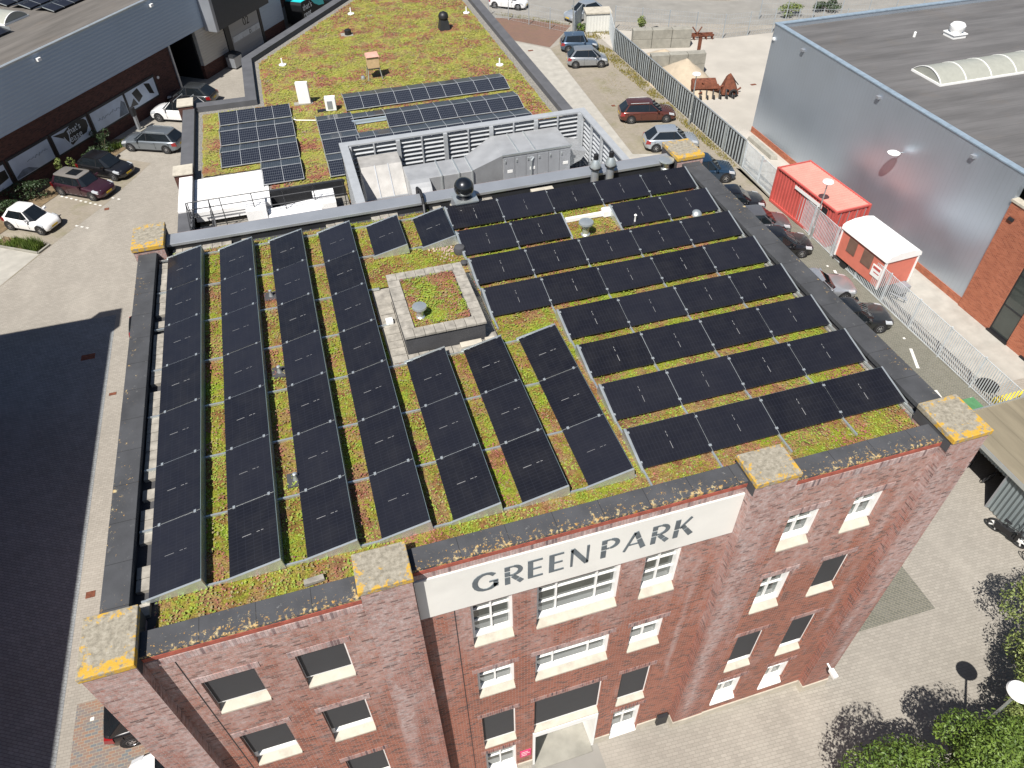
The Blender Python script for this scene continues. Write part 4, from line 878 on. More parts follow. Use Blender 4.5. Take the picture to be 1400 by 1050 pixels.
ahu = thing("air_handling_unit", "large galvanised air handling unit with ducts inside the louvred screen", "air handler")
MB().box(13.9, 23.0, 6.5, 17.45, 25.2, 9.0).build("casing", MT['galv'], ahu, bevel=0.02)
lg = MB()
for x in (14.0, 15.7, 17.2): lg.box(x, 23.05, ZA, x+.12, 25.1, 6.495)
lg.build("support", MT['steel'], ahu)
sm = MB()
for x in (14.75, 15.6): sm.box(x, 22.99, 9.002, x+.05, 25.2, 9.04)
sm.box(13.88, 22.96, 8.93, 17.5, 22.998, 9.03); sm.build("roof_seam", MT['alu'], ahu)
for i in range(6):
    x = 13.95+i*0.585; dpn = MB().box(x, 22.97, 6.7, x+.56, 22.998, 8.85).build("access_door", plain('ahu_door_grey', (0.47, 0.49, 0.52), 0.4, 0.5, var=0.05) if i == 0 else bpy.data.materials['ahu_door_grey'], ahu)
    MB().box(x+.06, 22.93, 8.6, x+.12, 22.968, 8.72).box(x+.06, 22.93, 7.0, x+.12, 22.968, 7.1).build("hinge", MT['alu'], dpn)
    if i in (0, 2, 5): MB().box(x+.18, 22.955, 8.05, x+.45, 22.969, 8.2).build("label_plate", MT['frame'], dpn)
pp = MB(); pp.path([(15.35, 22.85, 8.6), (15.35, 22.85, 7.1), (17.3, 22.85, 7.25)], .035, 6); pp.path([(15.35, 22.85, 8.6), (15.5, 22.95, 8.7)], .035, 6); pp.path([(14.0, 22.8, 6.95), (15.6, 22.8, 7.0), (15.6, 22.8, 6.3)], .025, 6); pp.path([(16.4, 22.8, 7.4), (16.4, 22.8, 6.2)], .03, 6); pp.build("pipework", MT['alu'], ahu, smooth=True)
MB().hexa([(12.25, 22.5, 6.9), (13.895, 23.0, 6.5), (13.895, 25.2, 6.5), (12.25, 24.0, 6.9)], [(12.25, 22.5, 8.75), (13.895, 23.0, 9.0), (13.895, 25.2, 9.0), (12.25, 24.0, 8.75)]).build("taper_duct", MT['galv'], ahu)
MB().box(9.1, 22.45, 6.9, 12.245, 23.95, 8.75).build("duct", MT['galv'], ahu, bevel=0.02)
fl = MB()
for x in (10.7, 11.55, 12.2): fl.box(x, 22.40, 6.86, x+.06, 24.0, 8.80)
fl.build("flange", MT['alu'], ahu)
ih = MB(); prf = [(25.2, 6.5), (25.2, 8.95), (24.05, 8.95), (23.0, 7.75), (21.9, 7.6), (21.9, 6.5)]
ih.hexa([(7.1, y, z) for y, z in prf], [(9.095, y, z) for y, z in prf]); iho = ih.build("intake_hood", plain('dull_galvanised', (0.36, 0.35, 0.335), 0.55, 0.2, var=0.16, scale=2.0, dirt=0.25), ahu, bevel=0.02)
for x in (7.75, 8.4): MB().hexa([(x, 22.99, 7.76), (x+.04, 22.99, 7.76), (x+.04, 24.06, 8.965), (x, 24.06, 8.965)], [(x, 22.97, 7.79), (x+.04, 22.97, 7.79), (x+.04, 24.04, 8.99), (x, 24.04, 8.99)]).build("seam", MT['zinc'], iho)
MB().box(7.05, 22.93, 7.70, 9.15, 23.03, 7.80).build("drip_edge", MT['zinc'], iho); MB().box(7.4, 22.1, 7.601, 8.2, 22.7, 7.85).build("damper_box", MT['alu'], iho)
MB().box(7.3, 20.6, 6.3, 8.6, 21.895, 7.2).build("plenum", MT['galv'], ahu)
el = MB(); prof = [(22.42, 8.76)]+[(22.42-0.75*math.sin(rad(a)), 8.76-0.75*(1-math.cos(rad(a)))) for a in (20, 40, 60, 80, 90)]
for (ya, za), (yb, zb) in zip(prof[:-1], prof[1:]): el.hexa([(9.12, ya, za-.9), (10.1, ya, za-.9), (10.1, yb, zb-.9), (9.12, yb, zb-.9)], [(9.12, ya, za), (10.1, ya, za), (10.1, yb, zb), (9.12, yb, zb)])
el.box(9.12, 21.0, 6.1, 10.1, 21.66, 8.0); el.build("elbow", MT['galv'], ahu)
MB().hexa([(17.46, 23.4, 7.6), (18.2, 23.4, 7.9), (18.2, 24.9, 7.9), (17.46, 24.9, 7.6)], [(17.46, 23.4, 8.6), (18.5, 23.4, 8.3), (18.5, 24.9, 8.3), (17.46, 24.9, 8.6)]).build("exhaust_hood", MT['galv'], ahu)
tag(MB().box(17.55, 22.0, 6.0, 18.75, 23.2, 7.1).box(17.5, 21.95, 7.101, 18.8, 23.25, 7.16).build("condenser_box", MT['alu'], bevel=0.01), "shiny low metal box in the back right corner of the louvred screen", "box")

# other things on the annex roof
t = thing("white_cabinet", "tall slim white cabinet standing on the sedum roof", "cabinet", (5.36, 39.5, ZA)); MB().box(-.38, -.14, .08, .38, .14, 1.42).build("casing", MT['white'], t, rz=rad(-12), bevel=0.02); MB().box(-.7, -.2, 0, .5, .25, .08).build("base_slab", MT['concrete'], t)
t = thing("condenser_unit", "small white condenser unit on the sedum roof beside the gridded panels", "condenser", (6.88, 37.9, ZA)); MB().box(-.33, -.18, .08, .33, .18, .92).build("casing", MT['white'], t, rz=rad(-10), bevel=0.02); MB().box(-.2, -.20, .2, .12, -.181, .7).build("grille", MT['zinc'], t, rz=rad(-10)); MB().box(-.9, -.1, 0, .3, .3, .08).build("base", MT['black'], t)
t = thing("insect_hotel", "pale wooden box on thin legs standing on the sedum roof", "box", (10.35, 42.3, ZA))
MB().box(-.40, -.32, .75, .40, .32, 1.50).build("box", MT['wood'], t, bevel=0.01); MB().hexa([(-.45, -.4, 1.501), (.45, -.4, 1.501), (.45, .4, 1.501), (-.45, .4, 1.501)], [(-.4, -.3, 1.62), (.4, -.3, 1.62), (.4, .3, 1.62), (-.4, .3, 1.62)]).build("lid", plain('pinkish_lid', (0.55, 0.30, 0.24), 0.8), t)
for x, y in ((-.42, -.38), (.42, -.38), (.42, .38), (-.42, .38)): MB().tube((x*1.15, y*1.15, 0), (x*.9, y*.8, .75), .03, 6).build("leg", MT['alu'], t)
MB().box(-.43, -.36, .70, .43, .36, .748).build("frame", MT['steel'], t)
tag(MB().lathe([(.14, 0), (.16, .1), (.12, .2), (.03, .24)], (9.55, 42.3, ZA), 12).build("roof_drain", MT['alu'], smooth=True), "tiny pale drain cap beside the wooden box on legs", "cap")
t = thing("roof_ventilator", "black domed ventilator on a tapered base far out on the sedum roof", "ventilator", (17.05, 50.0, ZA)); MB().hexa([(-.42, -.42, 0), (.42, -.42, 0), (.42, .42, 0), (-.42, .42, 0)], [(-.3, -.3, .75), (.3, -.3, .75), (.3, .3, .75), (-.3, .3, .75)]).build("base", MT['steel'], t); MB().lathe([(.30, .751), (.38, .85), (.38, 1.05), (.28, 1.22), (.1, 1.3), (.01, 1.31)], n=18).build("dome", MT['black'], t, smooth=True)
for (x, y, l) in ((4.45, 46.6, "nearest the diagonal parapet"), (10.62, 55.9, "farthest back by the diagonal parapet"), (19.1, 41.6, "near the right parapet above the long panel block"), (19.6, 53.0, "at the far right near the black ventilator")):
    t = thing("roof_anchor", "white anchor on the sedum roof, %s" % l, "anchor", (x, y, ZA), 0, "white anchors on the sedum roof"); MB().lathe([(.26, 0), (.26, .09), (.1, .12)], n=16).build("foot", MT['white'], t, smooth=True); MB().lathe([(.05, .12), (.05, .5), (.02, .52)], n=8).build("post", MT['white'], t)
t = thing("roof_drain", "short dark vent stub on a pale slab on the sedum roof", "vent", (9.75, 51.2, ZA)); MB().box(-.55, -.4, 0, .35, .4, .06).build("slab", MT['concrete'], t); MB().lathe([(.26, .06), (.26, .38), (.2, .42)], n=14).build("stub", MT['black'], t, smooth=True)
tag(MB().path([(4.45, 37.2, ZA+.1), (4.6, 37.0, ZA+.1), (5.75, 36.6, ZA+.1)], .03, 6).build("cable_conduit", MT['white']), "white cable conduit running across the sedum between two panel blocks", "conduit")
tag(MB().box(10.0, 33.3, ZA, 10.8, 33.9, ZA+.18).build("paver_pile", MT['tile']), "small pile of pavers and soil among the gridded panels", "pile")

# ------------------------------------------------------------------ the left hall (local x along the wall, local y = depth behind it)
LANG = math.atan2(0.811, 0.585)
lease = thing("warehouse_hall", "long dark brick hall with blue grey cladding and advertising banners", "building", (-4.74, 58.99, 0), LANG)
# local x = s along the wall, local +y points away from the camera (behind the wall)
lw = MB()
def lrect(mb, s0, s1, z0, z1, n): mb.add([(s0, -n, z0), (s1, -n, z0), (s1, -n, z1), (s0, -n, z1)], [(0, 1, 2, 3)])
lw.box(-45, 0, 0, 0.5, 0.3, 4.15); lw.box(4.05, 0, 0, 8.35, 0.3, 1.15); lw.box(13.56, 0, 0, 17.3, 0.3, 1.0); lw.box(17.31, 4.0, 0, 40, 4.3, 4.1)
lw.build("wall", MT['brick_dark'], lease)
cl = MB(); cl.box(-45, -0.16, 4.10, 17.5, 0.28, 7.80); cl.box(-45, 0.29, 4.16, -44.7, 40, 7.6); cl.build("cladding", MT['clad_blue'], lease)
MB().box(4.1, -0.06, 1.151, 7.8, 0.28, 4.095).build("pale_cladding", MT['clad_pale'], lease)
MB().box(13.6, -0.06, 1.001, 17.3, 0.28, 4.095).build("cladding", MT['clad_blue'], lease)
MB().box(-45, -0.22, 7.801, 40, 0.05, 7.88).build("eave_trim", MT['alu'], lease)
MB().box(-45, 0.06, 7.3, 40, 45, 7.72).build("roof", MT['felt_left'], lease)
MB().box(5.7, -1.35, 3.72, 13.6, -0.17, 8.1).build("canopy_box", plain('charcoal_canopy', (0.045, 0.05, 0.055), 0.6), lease)
MB().box(5.35, -1.40, 3.72, 5.695, -0.17, 8.1).build("canopy_trim", MT['zinc'], lease)
MB().box(0.5, -0.12, 0, 0.68, 0.29, 4.095).build("door_post", MT['zinc'], lease)
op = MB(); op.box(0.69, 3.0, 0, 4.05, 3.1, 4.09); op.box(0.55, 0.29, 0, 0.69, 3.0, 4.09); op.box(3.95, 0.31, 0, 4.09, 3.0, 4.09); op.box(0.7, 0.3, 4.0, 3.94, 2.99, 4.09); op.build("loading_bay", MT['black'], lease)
MB().box(7.85, -0.14, 0, 8.55, 0.29, 4.09).build("door_jamb", MT['steel'], lease)
rd_ = MB().box(8.6, -0.10, 0.05, 13.15, 0.25, 3.9).build("roller_door", MT['rolldoor'], lease)
MB().box(8.7, -0.13, 1.55, 13.05, -0.101, 2.05).build("door_windows", plain('milky_door_glass', (0.45, 0.50, 0.55), 0.3), rd_)
place(text_mesh("02", 1.0, 0.006), (10.7, -0.108, 2.45), (1, 0, 0), (0, 0, 1), (0, -1, 0)).build("numerals", MT['black'], rd_)
place(text_mesh("D", 0.45, 0.006), (11.3, -0.138, 1.62), (1, 0, 0), (0, 0, 1), (0, -1, 0)).build("numerals", MT['black'], rd_)
MB().box(13.2, -0.14, 0, 13.55, 0.29, 4.09).build("door_jamb", MT['steel'], lease)
for s in (-11.75, -0.05, -23.0): MB().box(s-.15, -0.42, 7.3, s+.15, -0.165, 7.5).build("wall_lamp", MT['frame'], lease)
MB().lathe([(.12, 0), (.12, .05), (.02, .06)], n=14).build("sounder", MT['frame'], lease, loc=(0, 0, 0)).matrix_local = Matrix.Translation((-1.6, -0.001, 2.3)) @ Matrix.Rotation(rad(90), 4, 'X')
# banners
def banner_base(s0, s1, kind):
    fr = MB().box(s0-.16, -0.06, 1.0, s1+.16, -0.001, 2.72).build("window", MT['steel'], lease)
    b = MB().box(s0, -0.075, 1.13, s1, -0.061, 2.55).build("banner", plain('pale_blue_banner_'+kind, (0.52, 0.60, 0.70), 0.5, var=0.12, scale=0.8) , fr)
    return b
def blob(mb, pts, n0, n1): mb.hexa([(x, -n0, z) for x, z in pts], [(x, -n1, z) for x, z in pts])
def scribble(par, s0, s1, z, slope, amp, m, r=0.018, seed=1):
    q = random.Random(seed); pts = []; k = int((s1-s0)/0.09)
    for i in range(k+1):
        t = i/k; gapm = q.random()
        pts.append((s0+(s1-s0)*t, -0.082, z+slope*t+amp*(q.random()-.35)*(1.8 if q.random() < .15 else 1)))
    MB().path(pts, r, 4).build("script_line", m, par)
greyprint = plain('grey_print', (0.16, 0.20, 0.25), 0.6, var=0.3)
b1 = banner_base(-17.2, -13.7, 'car'); b2 = banner_base(-9.45, -5.85, 'sky'); b3 = banner_base(-13.28, -9.88, 'brand'); b4 = banner_base(-5.6, -2.2, 'scene'); b0 = banner_base(-21.2, -17.65, 'edge')
scribble(b1, -15.9, -14.0, 1.85, 0.12, 0.16, greyprint, 0.014, 3); scribble(b2, -9.0, -6.3, 1.75, 0.1, 0.16, greyprint, 0.013, 5)
q = MB(); blob(q, [(-17.15, 1.18), (-15.3, 1.16), (-16.0, 1.55), (-16.5, 1.6), (-17.15, 1.35)], 0.0755, 0.078); q.build("photo_print", greyprint, b1)
q = MB(); blob(q, [(-6.9, 1.2), (-5.9, 1.16), (-5.9, 2.0), (-6.2, 2.25), (-6.5, 1.8)], 0.0755, 0.078); q.build("photo_print", greyprint, b2)
blackprint = plain('black_print', (0.010, 0.012, 0.014), 0.4); q = MB()
blob(q, [(-13.2, 2.5), (-12.3, 1.9), (-11.9, 1.25), (-11.2, 1.45), (-10.3, 1.55), (-9.98, 1.9), (-9.95, 2.3), (-10.15, 2.52), (-10.8, 2.62), (-11.6, 2.55), (-12.2, 2.35)], 0.0755, 0.080); q.build("logo_shape", blackprint, b3)
whiteprint = plain('white_print', (0.62, 0.68, 0.74), 0.5)
place(text_mesh("that's", 0.62, 0.002), (-11.95, -0.083, 2.02), (1, 0, 0.02), (0, 0, 1), (0, -1, 0)).build("lettering", whiteprint, b3)
place(text_mesh("ease", 0.72, 0.002), (-12.0, -0.083, 1.45), (1, 0, 0.03), (0.12, 0, 1), (0, -1, 0)).build("lettering", whiteprint, b3)
MB().path([(-12.35, -0.083, 2.05), (-12.1, -0.083, 1.3), (-11.75, -0.083, 2.35)], .03, 5).build("lettering", whiteprint, b3)
q = MB(); blob(q, [(-4.9, 2.3), (-4.2, 2.45), (-3.9, 1.7), (-4.5, 1.4)], .0755, .079); blob(q, [(-3.4, 2.5), (-2.8, 2.3), (-2.6, 1.4), (-3.1, 1.6)], .0755, .079); blob(q, [(-5.5, 1.4), (-4.9, 1.9), (-4.6, 1.3)], .0755, .079); q.build("photo_print", blackprint, b4)
q = MB(); blob(q, [(-20, 2.3), (-17.7, 2.2), (-17.7, 1.6), (-20, 1.3)], .0755, .079); q.build("photo_print", blackprint, b0)
# roof modules and rooflight of the left hall
for i in range(9):
    for j in range(3):
        s, d = -4.6+i*1.06, 4.8+j*2.3
        t = thing("solar_panel", "dark solar panel on the brown hall roof, %s along the %s row from the eave" % (ordn(i), ordn(j)), "solar panel", (0, 0, 7.72), LANG, "panels on the brown hall roof")
        t.location = (-4.74+s*0.585-d*0.811, 58.99+s*0.811+d*0.585, 7.74); s_ = t
        a = MB().hexa([(0, 0, .10), (1.03, 0, .10), (1.03, 1.0, .30), (0, 1.0, .30)], [(0, 0, .14), (1.03, 0, .14), (1.03, 1.0, .34), (0, 1.0, .34)]).build("module", MT['pv'], t)
        MB().hexa([(0, 1.02, .30), (1.03, 1.02, .30), (1.03, 2.0, .10), (0, 2.0, .10)], [(0, 1.02, .34), (1.03, 1.02, .34), (1.03, 2.0, .14), (0, 2.0, .14)]).build("module", MT['pv'], t)
        MB().hexa([(-.03, -.02, .08), (-.002, -.02, .08), (-.002, 1.0, .30), (-.03, 1.0, .30)], [(-.03, -.02, .15), (-.002, -.02, .15), (-.002, 1.0, .36), (-.03, 1.0, .36)]).build("edge_strip", MT['alu'], t)
t = thing("solar_panel", "dark solar panel at the photo edge on the brown hall roof below the rooflight", "solar panel", (-4.74-11.5*0.585-4.7*0.811, 58.99-11.5*0.811+4.7*0.585, 7.74), LANG); MB().hexa([(0, 0, .10), (2.6, 0, .10), (2.6, 1.0, .30), (0, 1.0, .30)], [(0, 0, .14), (2.6, 0, .14), (2.6, 1.0, .34), (0, 1.0, .34)]).build("module", MT['pv'], t); MB().box(2.605, -.02, .08, 2.64, 1.0, .36).build("edge_strip", MT['alu'], t)
def rooflight(label, loc, rz, L, Wd, H, ribs):
    t = thing("rooflight", label, "rooflight", loc, rz); N = 12
    cu = [(-Wd/2+Wd*i/N, H*math.sin(math.pi*i/N)**0.75) for i in range(N+1)]
    g = MB(); g.v = [(0, y, z+.12) for y, z in cu]+[(L, y, z+.12) for y, z in cu]; g.f = [(i, i+1, N+2+i, N+1+i) for i in range(N)]+[tuple(range(N, -1, -1)), tuple(range(N+1, 2*N+2))]; g.mi = [0]*len(g.f)
    g.build("glazing", plain('milky_rooflight', (0.32, 0.325, 0.285), 0.35, var=0.06) if 'milky_rooflight' not in bpy.data.materials else bpy.data.materials['milky_rooflight'], t, smooth=True)
    MB().box(-.05, -Wd/2-.06, 0, L+.05, Wd/2+.06, .12).build("kerb", MT['frame'], t)
    for k in range(ribs+1):
        x = L*k/ribs; rb = MB(); n = len(cu)
        rb.v = [(xx, y, z+dz) for xx in (x-.03, x+.03) for dz in (.10, .145) for y, z in cu]
        for q in range(n-1): rb.f += [(n+q, n+q+1, 3*n+q+1, 3*n+q), (q, n+q, n+q+1, q+1)[::-1], (2*n+q, 2*n+q+1, 3*n+q+1, 3*n+q)]
        rb.mi = [0]*len(rb.f); rb.build("rib", MT['frame'], t)
    return t
rooflight("curved white rooflight on the brown hall roof beside the dark solar panels", (-13.83, 57.16, 7.72), LANG+rad(90), 12, 2.2, .5, 8)

# ------------------------------------------------------------------ the silver hall on the right
hall = thing("silver_hall", "large silver clad hall with a dark felt roof and a low orange brick base", "building")
HX = 38.2
hw = MB(); hw.box(HX, 14.95, 0.45, HX+.3, 37.7, 7.95); hw.box(HX+.31, 37.4, 0.45, 95, 37.7, 7.95); hw.build("cladding", MT['clad_hall'], hall)
MB().box(HX-.03, 14.95, 0, HX+.25, 37.72, 0.449).build("brick_base", MT['brick_orange'], hall)
MB().box(HX+.31, -40, 7.2, 95, 37.39, 7.70).build("roof", MT['felt_right'], hall)
et = MB(); et.box(HX-.04, 14.95, 7.951, HX+.33, 37.74, 8.02); et.box(HX+.331, 37.37, 7.951, 95, 37.74, 8.02); et.build("eave_trim", plain('blue_grey_trim', (0.22, 0.28, 0.34), 0.5), hall)
MB().box(HX+.302, 14.95, 7.6, HX+.33, 37.36, 7.95).build("upstand", MT['steel'], hall)
for y in (33.9, 25.9, 18.1): MB().box(HX-.2, y-.13, 7.38, HX-.002, y+.13, 7.52).build("wall_lamp", MT['zinc'], hall)
MB().box(HX-.12, 37.3, 6.95, HX-.002, 37.5, 7.1).build("sensor", MT['frame'], hall)
d = MB(); d.lathe([(.05, 0), (.34, .06), (.36, .11), (.25, .17), (.02, .19)], n=24)
dl = d.build("disc_lamp", MT['white'], hall, smooth=True); dl.location = (HX-.62, 22.75, 5.40)
MB().tube((HX-.62, 22.75, 5.42), (HX, 22.75, 5.42), .035, 8).build("lamp_arm", MT['alu'], hall)
rooflight("long arched milky rooflight on the dark felt roof of the silver hall", (42.1, 26.85, 7.70), 0, 26, 2.5, .55, 14)
t = thing("roof_vent", "squat white roof vent on the dark felt roof of the silver hall", "vent", (48.7, 32.2, 7.7)); MB().box(-.5, -.5, 0, .5, .5, .22).box(-.55, -.55, .221, .55, .55, .28).build("base", MT['frame'], t); MB().lathe([(.35, .281), (.5, .5), (.5, .72), (.38, .86), (.05, .9)], n=14).build("cowl", MT['white'], t, smooth=True)
tag(MB().lathe([(.09, 0), (.09, .3), (.02, .34)], (46.1, 33.0, 7.7), 10).build("vent_pipe", MT['frame']), "tiny white vent pipe on the dark felt roof left of the squat vent", "pipe")
orange = thing("brick_extension", "orange brick end of the right hall with a tall dark window", "building")
OX = 38.1
ob = MB(); wy0, wy1 = 11.35, 12.65
def yface(mb, y0, y1, z0, z1): mb.box(OX, y0, z0, OX+.3, y1, z1)
yface(ob, 12.651, 14.9, 0, 6.6); yface(ob, -30, 9.0, 0, 6.6); yface(ob, 9.0, 10.3, 0, .4); yface(ob, 10.301, 11.349, 0, 6.6); yface(ob, wy0, wy1, 0, .12); yface(ob, wy0, wy1, 5.6, 6.6); yface(ob, 9.0, 10.3, 5.6, 6.6)
ob.build("wall", MT['brick_orange'], orange)
MB().box(OX-.05, -30, 6.601, OX+.4, 14.94, 6.72).build("coping", MT['stone'], orange)
MB().box(OX+.31, -30, 6.0, OX+8, 14.9, 6.5).build("roof", MT['felt_right'], orange)
MB().box(OX-.10, 14.3, 5.75, OX-.001, 14.6, 5.9).build("wall_lamp", MT['steel'], orange)
for (ya, yb) in ((wy0, wy1), (9.0, 10.3)):
    f = MB(); f.box(OX+.08, ya+.002, .13, OX+.16, ya+.07, 5.59); f.box(OX+.08, yb-.07, .13, OX+.16, yb-.002, 5.59)
    for z in (.13, 1.75, 3.6, 5.52): f.box(OX+.08, ya+.07, z, OX+.16, yb-.07, z+.07)
    fo = f.build("window", MT['steel'], orange); MB().box(OX+.10, ya+.01, .14, OX+.13, yb-.01, 5.58).build("pane", MT['glass'], fo)
    MB().box(OX-.08, ya-.05, .02, OX+.1, yb+.05, .125).build("sill", MT['black'], fo)

# ------------------------------------------------------------------ container, site hut, kerbside objects
ct = thing("shipping_container", "faded red shipping container standing against the silver hall", "container", (35.45, 25.2, 0), rad(3))
def corr(mb, x0, y0, x1, y1, z0, z1, nrm, pitch=0.28, dep=0.04):
    a, b = Vector((x0, y0)), Vector((x1, y1)); L = (b-a).length; d = (b-a)/L; nn = Vector(nrm); k = int(L/pitch); pts = []
    for i in range(k):
        for t, o in ((0, 0), (.3, 0), (.5, 1), (.8, 1)): pts.append(a+d*(L*(i+t)/k)-nn*dep*o)
    pts.append(b); n = len(pts)
    mb.add([(p.x, p.y, z0) for p in pts]+[(p.x, p.y, z1) for p in pts], [(i, i+1, n+i+1, n+i) for i in range(n-1)])
cb = MB(); X, Y = 1.22, 2.95
for a in ((-X, Y, -X, -Y, (-1, 0)), (X, -Y, X, Y, (1, 0)), (-X, -Y, X, -Y, (0, -1)), (X, Y, -X, Y, (0, 1))): corr(cb, a[0], a[1], a[2], a[3], .12, 2.45, a[4])
cb.build("wall", MT['red_paint'], ct)
fr = MB()
for x in (-X, X):
    for y in (-Y, Y): fr.box(x-.07, y-.07, .05, x+.07, y+.07, 2.52)
    fr.box(x-.06, -Y+.071, 2.44, x+.06, Y-.071, 2.52); fr.box(x-.06, -Y+.071, .05, x+.06, Y-.071, .2)
for y in (-Y, Y): fr.box(-X+.071, y-.05, 2.40, X-.071, y+.05, 2.515); fr.box(-X+.071, y-.05, .05, X-.071, y+.05, .2)
fr.build("frame", MT['red_paint'], ct)
rf = MB(); corr(rf, 0, 0, 1, 0, 0, 1, (0, -1)); rf = MB()
N = 24
for i in range(N): y0 = -Y+.06+i*(2*Y-.12)/N; w_ = (2*Y-.12)/N; rf.hexa([(-X+.07, y0, 2.46), (X-.07, y0, 2.46), (X-.07, y0+w_*.98, 2.46), (-X+.07, y0+w_*.98, 2.46)], [(-X+.07, y0+w_*.15, 2.50), (X-.07, y0+w_*.15, 2.50), (X-.07, y0+w_*.8, 2.50), (-X+.07, y0+w_*.8, 2.50)])
rf.build("roof", MT['red_roof'], ct)
MB().box(-X-.075, -1.75, 2.05, -X-.062, .95, 2.27).build("name_strip", MT['frame'], ct); MB().box(-X-.078, -2.3, 1.95, -X-.062, -1.8, 2.3).build("dark_panel", MT['black'], ct)
db_ = MB()
for x in (-.9, -.3, .3, .9): db_.tube((x, -Y-.09, .25), (x, -Y-.09, 2.35), .025, 6)
db_.build("lock_bar", MT['zinc'], ct)
ht = thing("site_hut", "red site hut on wheels with a curved white roof and white corner posts", "hut", (35.1, 18.95, 0), rad(3))
X, Y = 1.08, 1.85
MB().box(-X, -Y, .55, X, Y, 2.45).build("body", MT['hut_red'], ht, bevel=0.02)
N = 12; pr = [(-X-.10, 2.32), (-X-.06, 2.55), (-X+.12, 2.68), (-.4, 2.80), (.4, 2.80), (X-.12, 2.68), (X+.06, 2.55), (X+.10, 2.32)]
rm = MB(); rm.hexa([(x, -Y-.08, z) for x, z in pr], [(x, Y+.08, z) for x, z in pr]); rm.build("roof", MT['white'], ht)
for x in (-X, X):
    for y in (-Y, Y): MB().box(x-.05, y-.05, .5, x+.05, y+.05, 2.32).build("corner_post", MT['white'], ht)
for y0, y1 in ((-.9, -.1), (.45, 1.15)): wv = MB().box(-X-.03, y0, 1.25, -X-.002, y1, 2.15).build("shutter", plain('brown_shutter', (0.17, 0.10, 0.075), 0.6) if y0 < 0 else bpy.data.materials['brown_shutter'], ht)
sgb = MB().box(-X-.04, -1.75, 1.05, -X-.003, -1.05, 1.75).build("notice_board", MT['frame'], ht)
MB().box(-X-.045, -1.68, 1.52, -X-.041, -1.12, 1.68).box(-X-.045, -1.68, 1.30, -X-.041, -1.25, 1.36).build("lettering", MT['red_paint'], sgb)
for x in (-X+.1, X-.25):
    for y in (-1.1, 1.1): wh = MB().tube((x, y, .3), (x+.15, y, .3), .3, 18).build("wheel", MT['tyre'], ht)
MB().box(-.9, -Y-.4, .3, .9, Y, .5).build("chassis", MT['steel'], ht); MB().tube((-.5, -Y-.3, .4), (0, -Y-1.3, .35), .05).tube((.5, -Y-.3, .4), (0, -Y-1.3, .35), .05).build("drawbar", MT['zinc'], ht); MB().box(-.3, -Y-.9, .55, .4, -Y-.35, .95).build("step_box", MT['zinc'], ht)
tag(MB().hexa([(37.2, 33.2, 0), (37.7, 33.0, 0), (37.75, 36.7, 0), (37.25, 36.7, 0)], [(37.25, 33.3, .3), (37.65, 33.15, .3), (37.7, 36.6, .3), (37.3, 36.6, .3)]).build("concrete_beam", MT['concrete'], bevel=0.04), "long pale concrete beam lying along the orange base of the silver hall", "beam")

# ------------------------------------------------------------------ fences
def slat_fence():
    t = thing("slat_fence", "tall fence with alternating black and light grey vertical slats beside the car park", "fence")
    a, b = Vector((34.61, 56.7)), Vector((34.61, 32.9)); L = (b-a).length; d = (b-a)/L; blk = MB(); lt = MB(); k = 62
    def seg(mb, s0, s1, th, z0, z1): p, q = a+d*s0, a+d*s1; mb.box(p.x-th, p.y, z0, q.x+th, q.y, z1)
    seg(blk, 0, L, .004, .12, 2.0)
    for i in range(k): s = L*(i+.5)/k; seg(lt, s-.085-.02*(i % 3 == 0), s+.075, .009, .10, 2.02)
    blk.build("dark_infill", MT['steel'], t); lt.build("light_slats", plain('light_grey_slat', (0.36, 0.40, 0.41), 0.6), t)
    tr = MB(); seg(tr, 0, L, .05, 2.021, 2.07); tr.build("top_rail", MT['alu'], t)
    for i in range(10): s = L*i/9; ps = MB(); p = a+d*s; ps.box(p.x-.07, p.y-.04, 0, p.x-.037, p.y+.04, 2.1); ps.build("post", MT['alu'], t)
slat_fence()
def bar_fence(name, label, pts, h=2.0, pitch=0.125, post=2.5, m=None, r=.017, mesh_rows=0):
    t = thing(name, label, "fence"); m = m or MT['alu']
    for a, b in zip(pts[:-1], pts[1:]):
        a, b = Vector(a), Vector(b); L = (b-a).length; d = (b-a)/L; n = max(1, round(L/post))
        for i in range(n):
            p0, p1 = a+d*(L*i/n), a+d*(L*(i+1)/n); mb = MB(); l = L/n; k = int(l/pitch)
            for j in range(1, k):
                q = p0+d*(l*j/k); mb.box(q.x-r, q.y-r, .08, q.x+r, q.y+r, h-.02)
            for z in ([.1, h-.04] + [h*j/(mesh_rows+1) for j in range(1, mesh_rows+1)]): mb.tube((p0.x, p0.y, z), (p1.x, p1.y, z), .018 if r > .01 else .009, 4)
            mb.build("bar_panel", m, t); MB().box(p0.x-.035, p0.y-.035, 0, p0.x+.035, p0.y+.035, h+.04).build("post", m, t)
    return t
PALE = plain('pale_grey_fence_paint', (0.50, 0.54, 0.56), 0.55, 0.0)
FAINT = plain('grey_mesh_wire', (0.33, 0.36, 0.38), 0.6, 0.0)
bar_fence("bar_fence", "light grey vertical bar fence between the parked cars and the red container", [(34.62, 32.8), (34.2, 23.7), (34.05, 14.0), (33.95, 6.9)], m=PALE)
bar_fence("bar_fence", "short light grey fence closing the alley by the bike shed roof", [(33.95, 6.85), (38.0, 7.6)], m=PALE)
bar_fence("mesh_fence", "thin mesh fence along the back road behind the red paving", [(24.5, 72.2), (32.4, 62.3)], m=FAINT, r=.004, pitch=.3, mesh_rows=3)
bar_fence("mesh_fence", "tall mesh fence between the concrete yard and the back road", [(36.9, 62.1), (45.85, 56.35), (51.15, 56.15), (62, 52.5)], m=FAINT, r=.006, pitch=.25, mesh_rows=4, h=2.2)
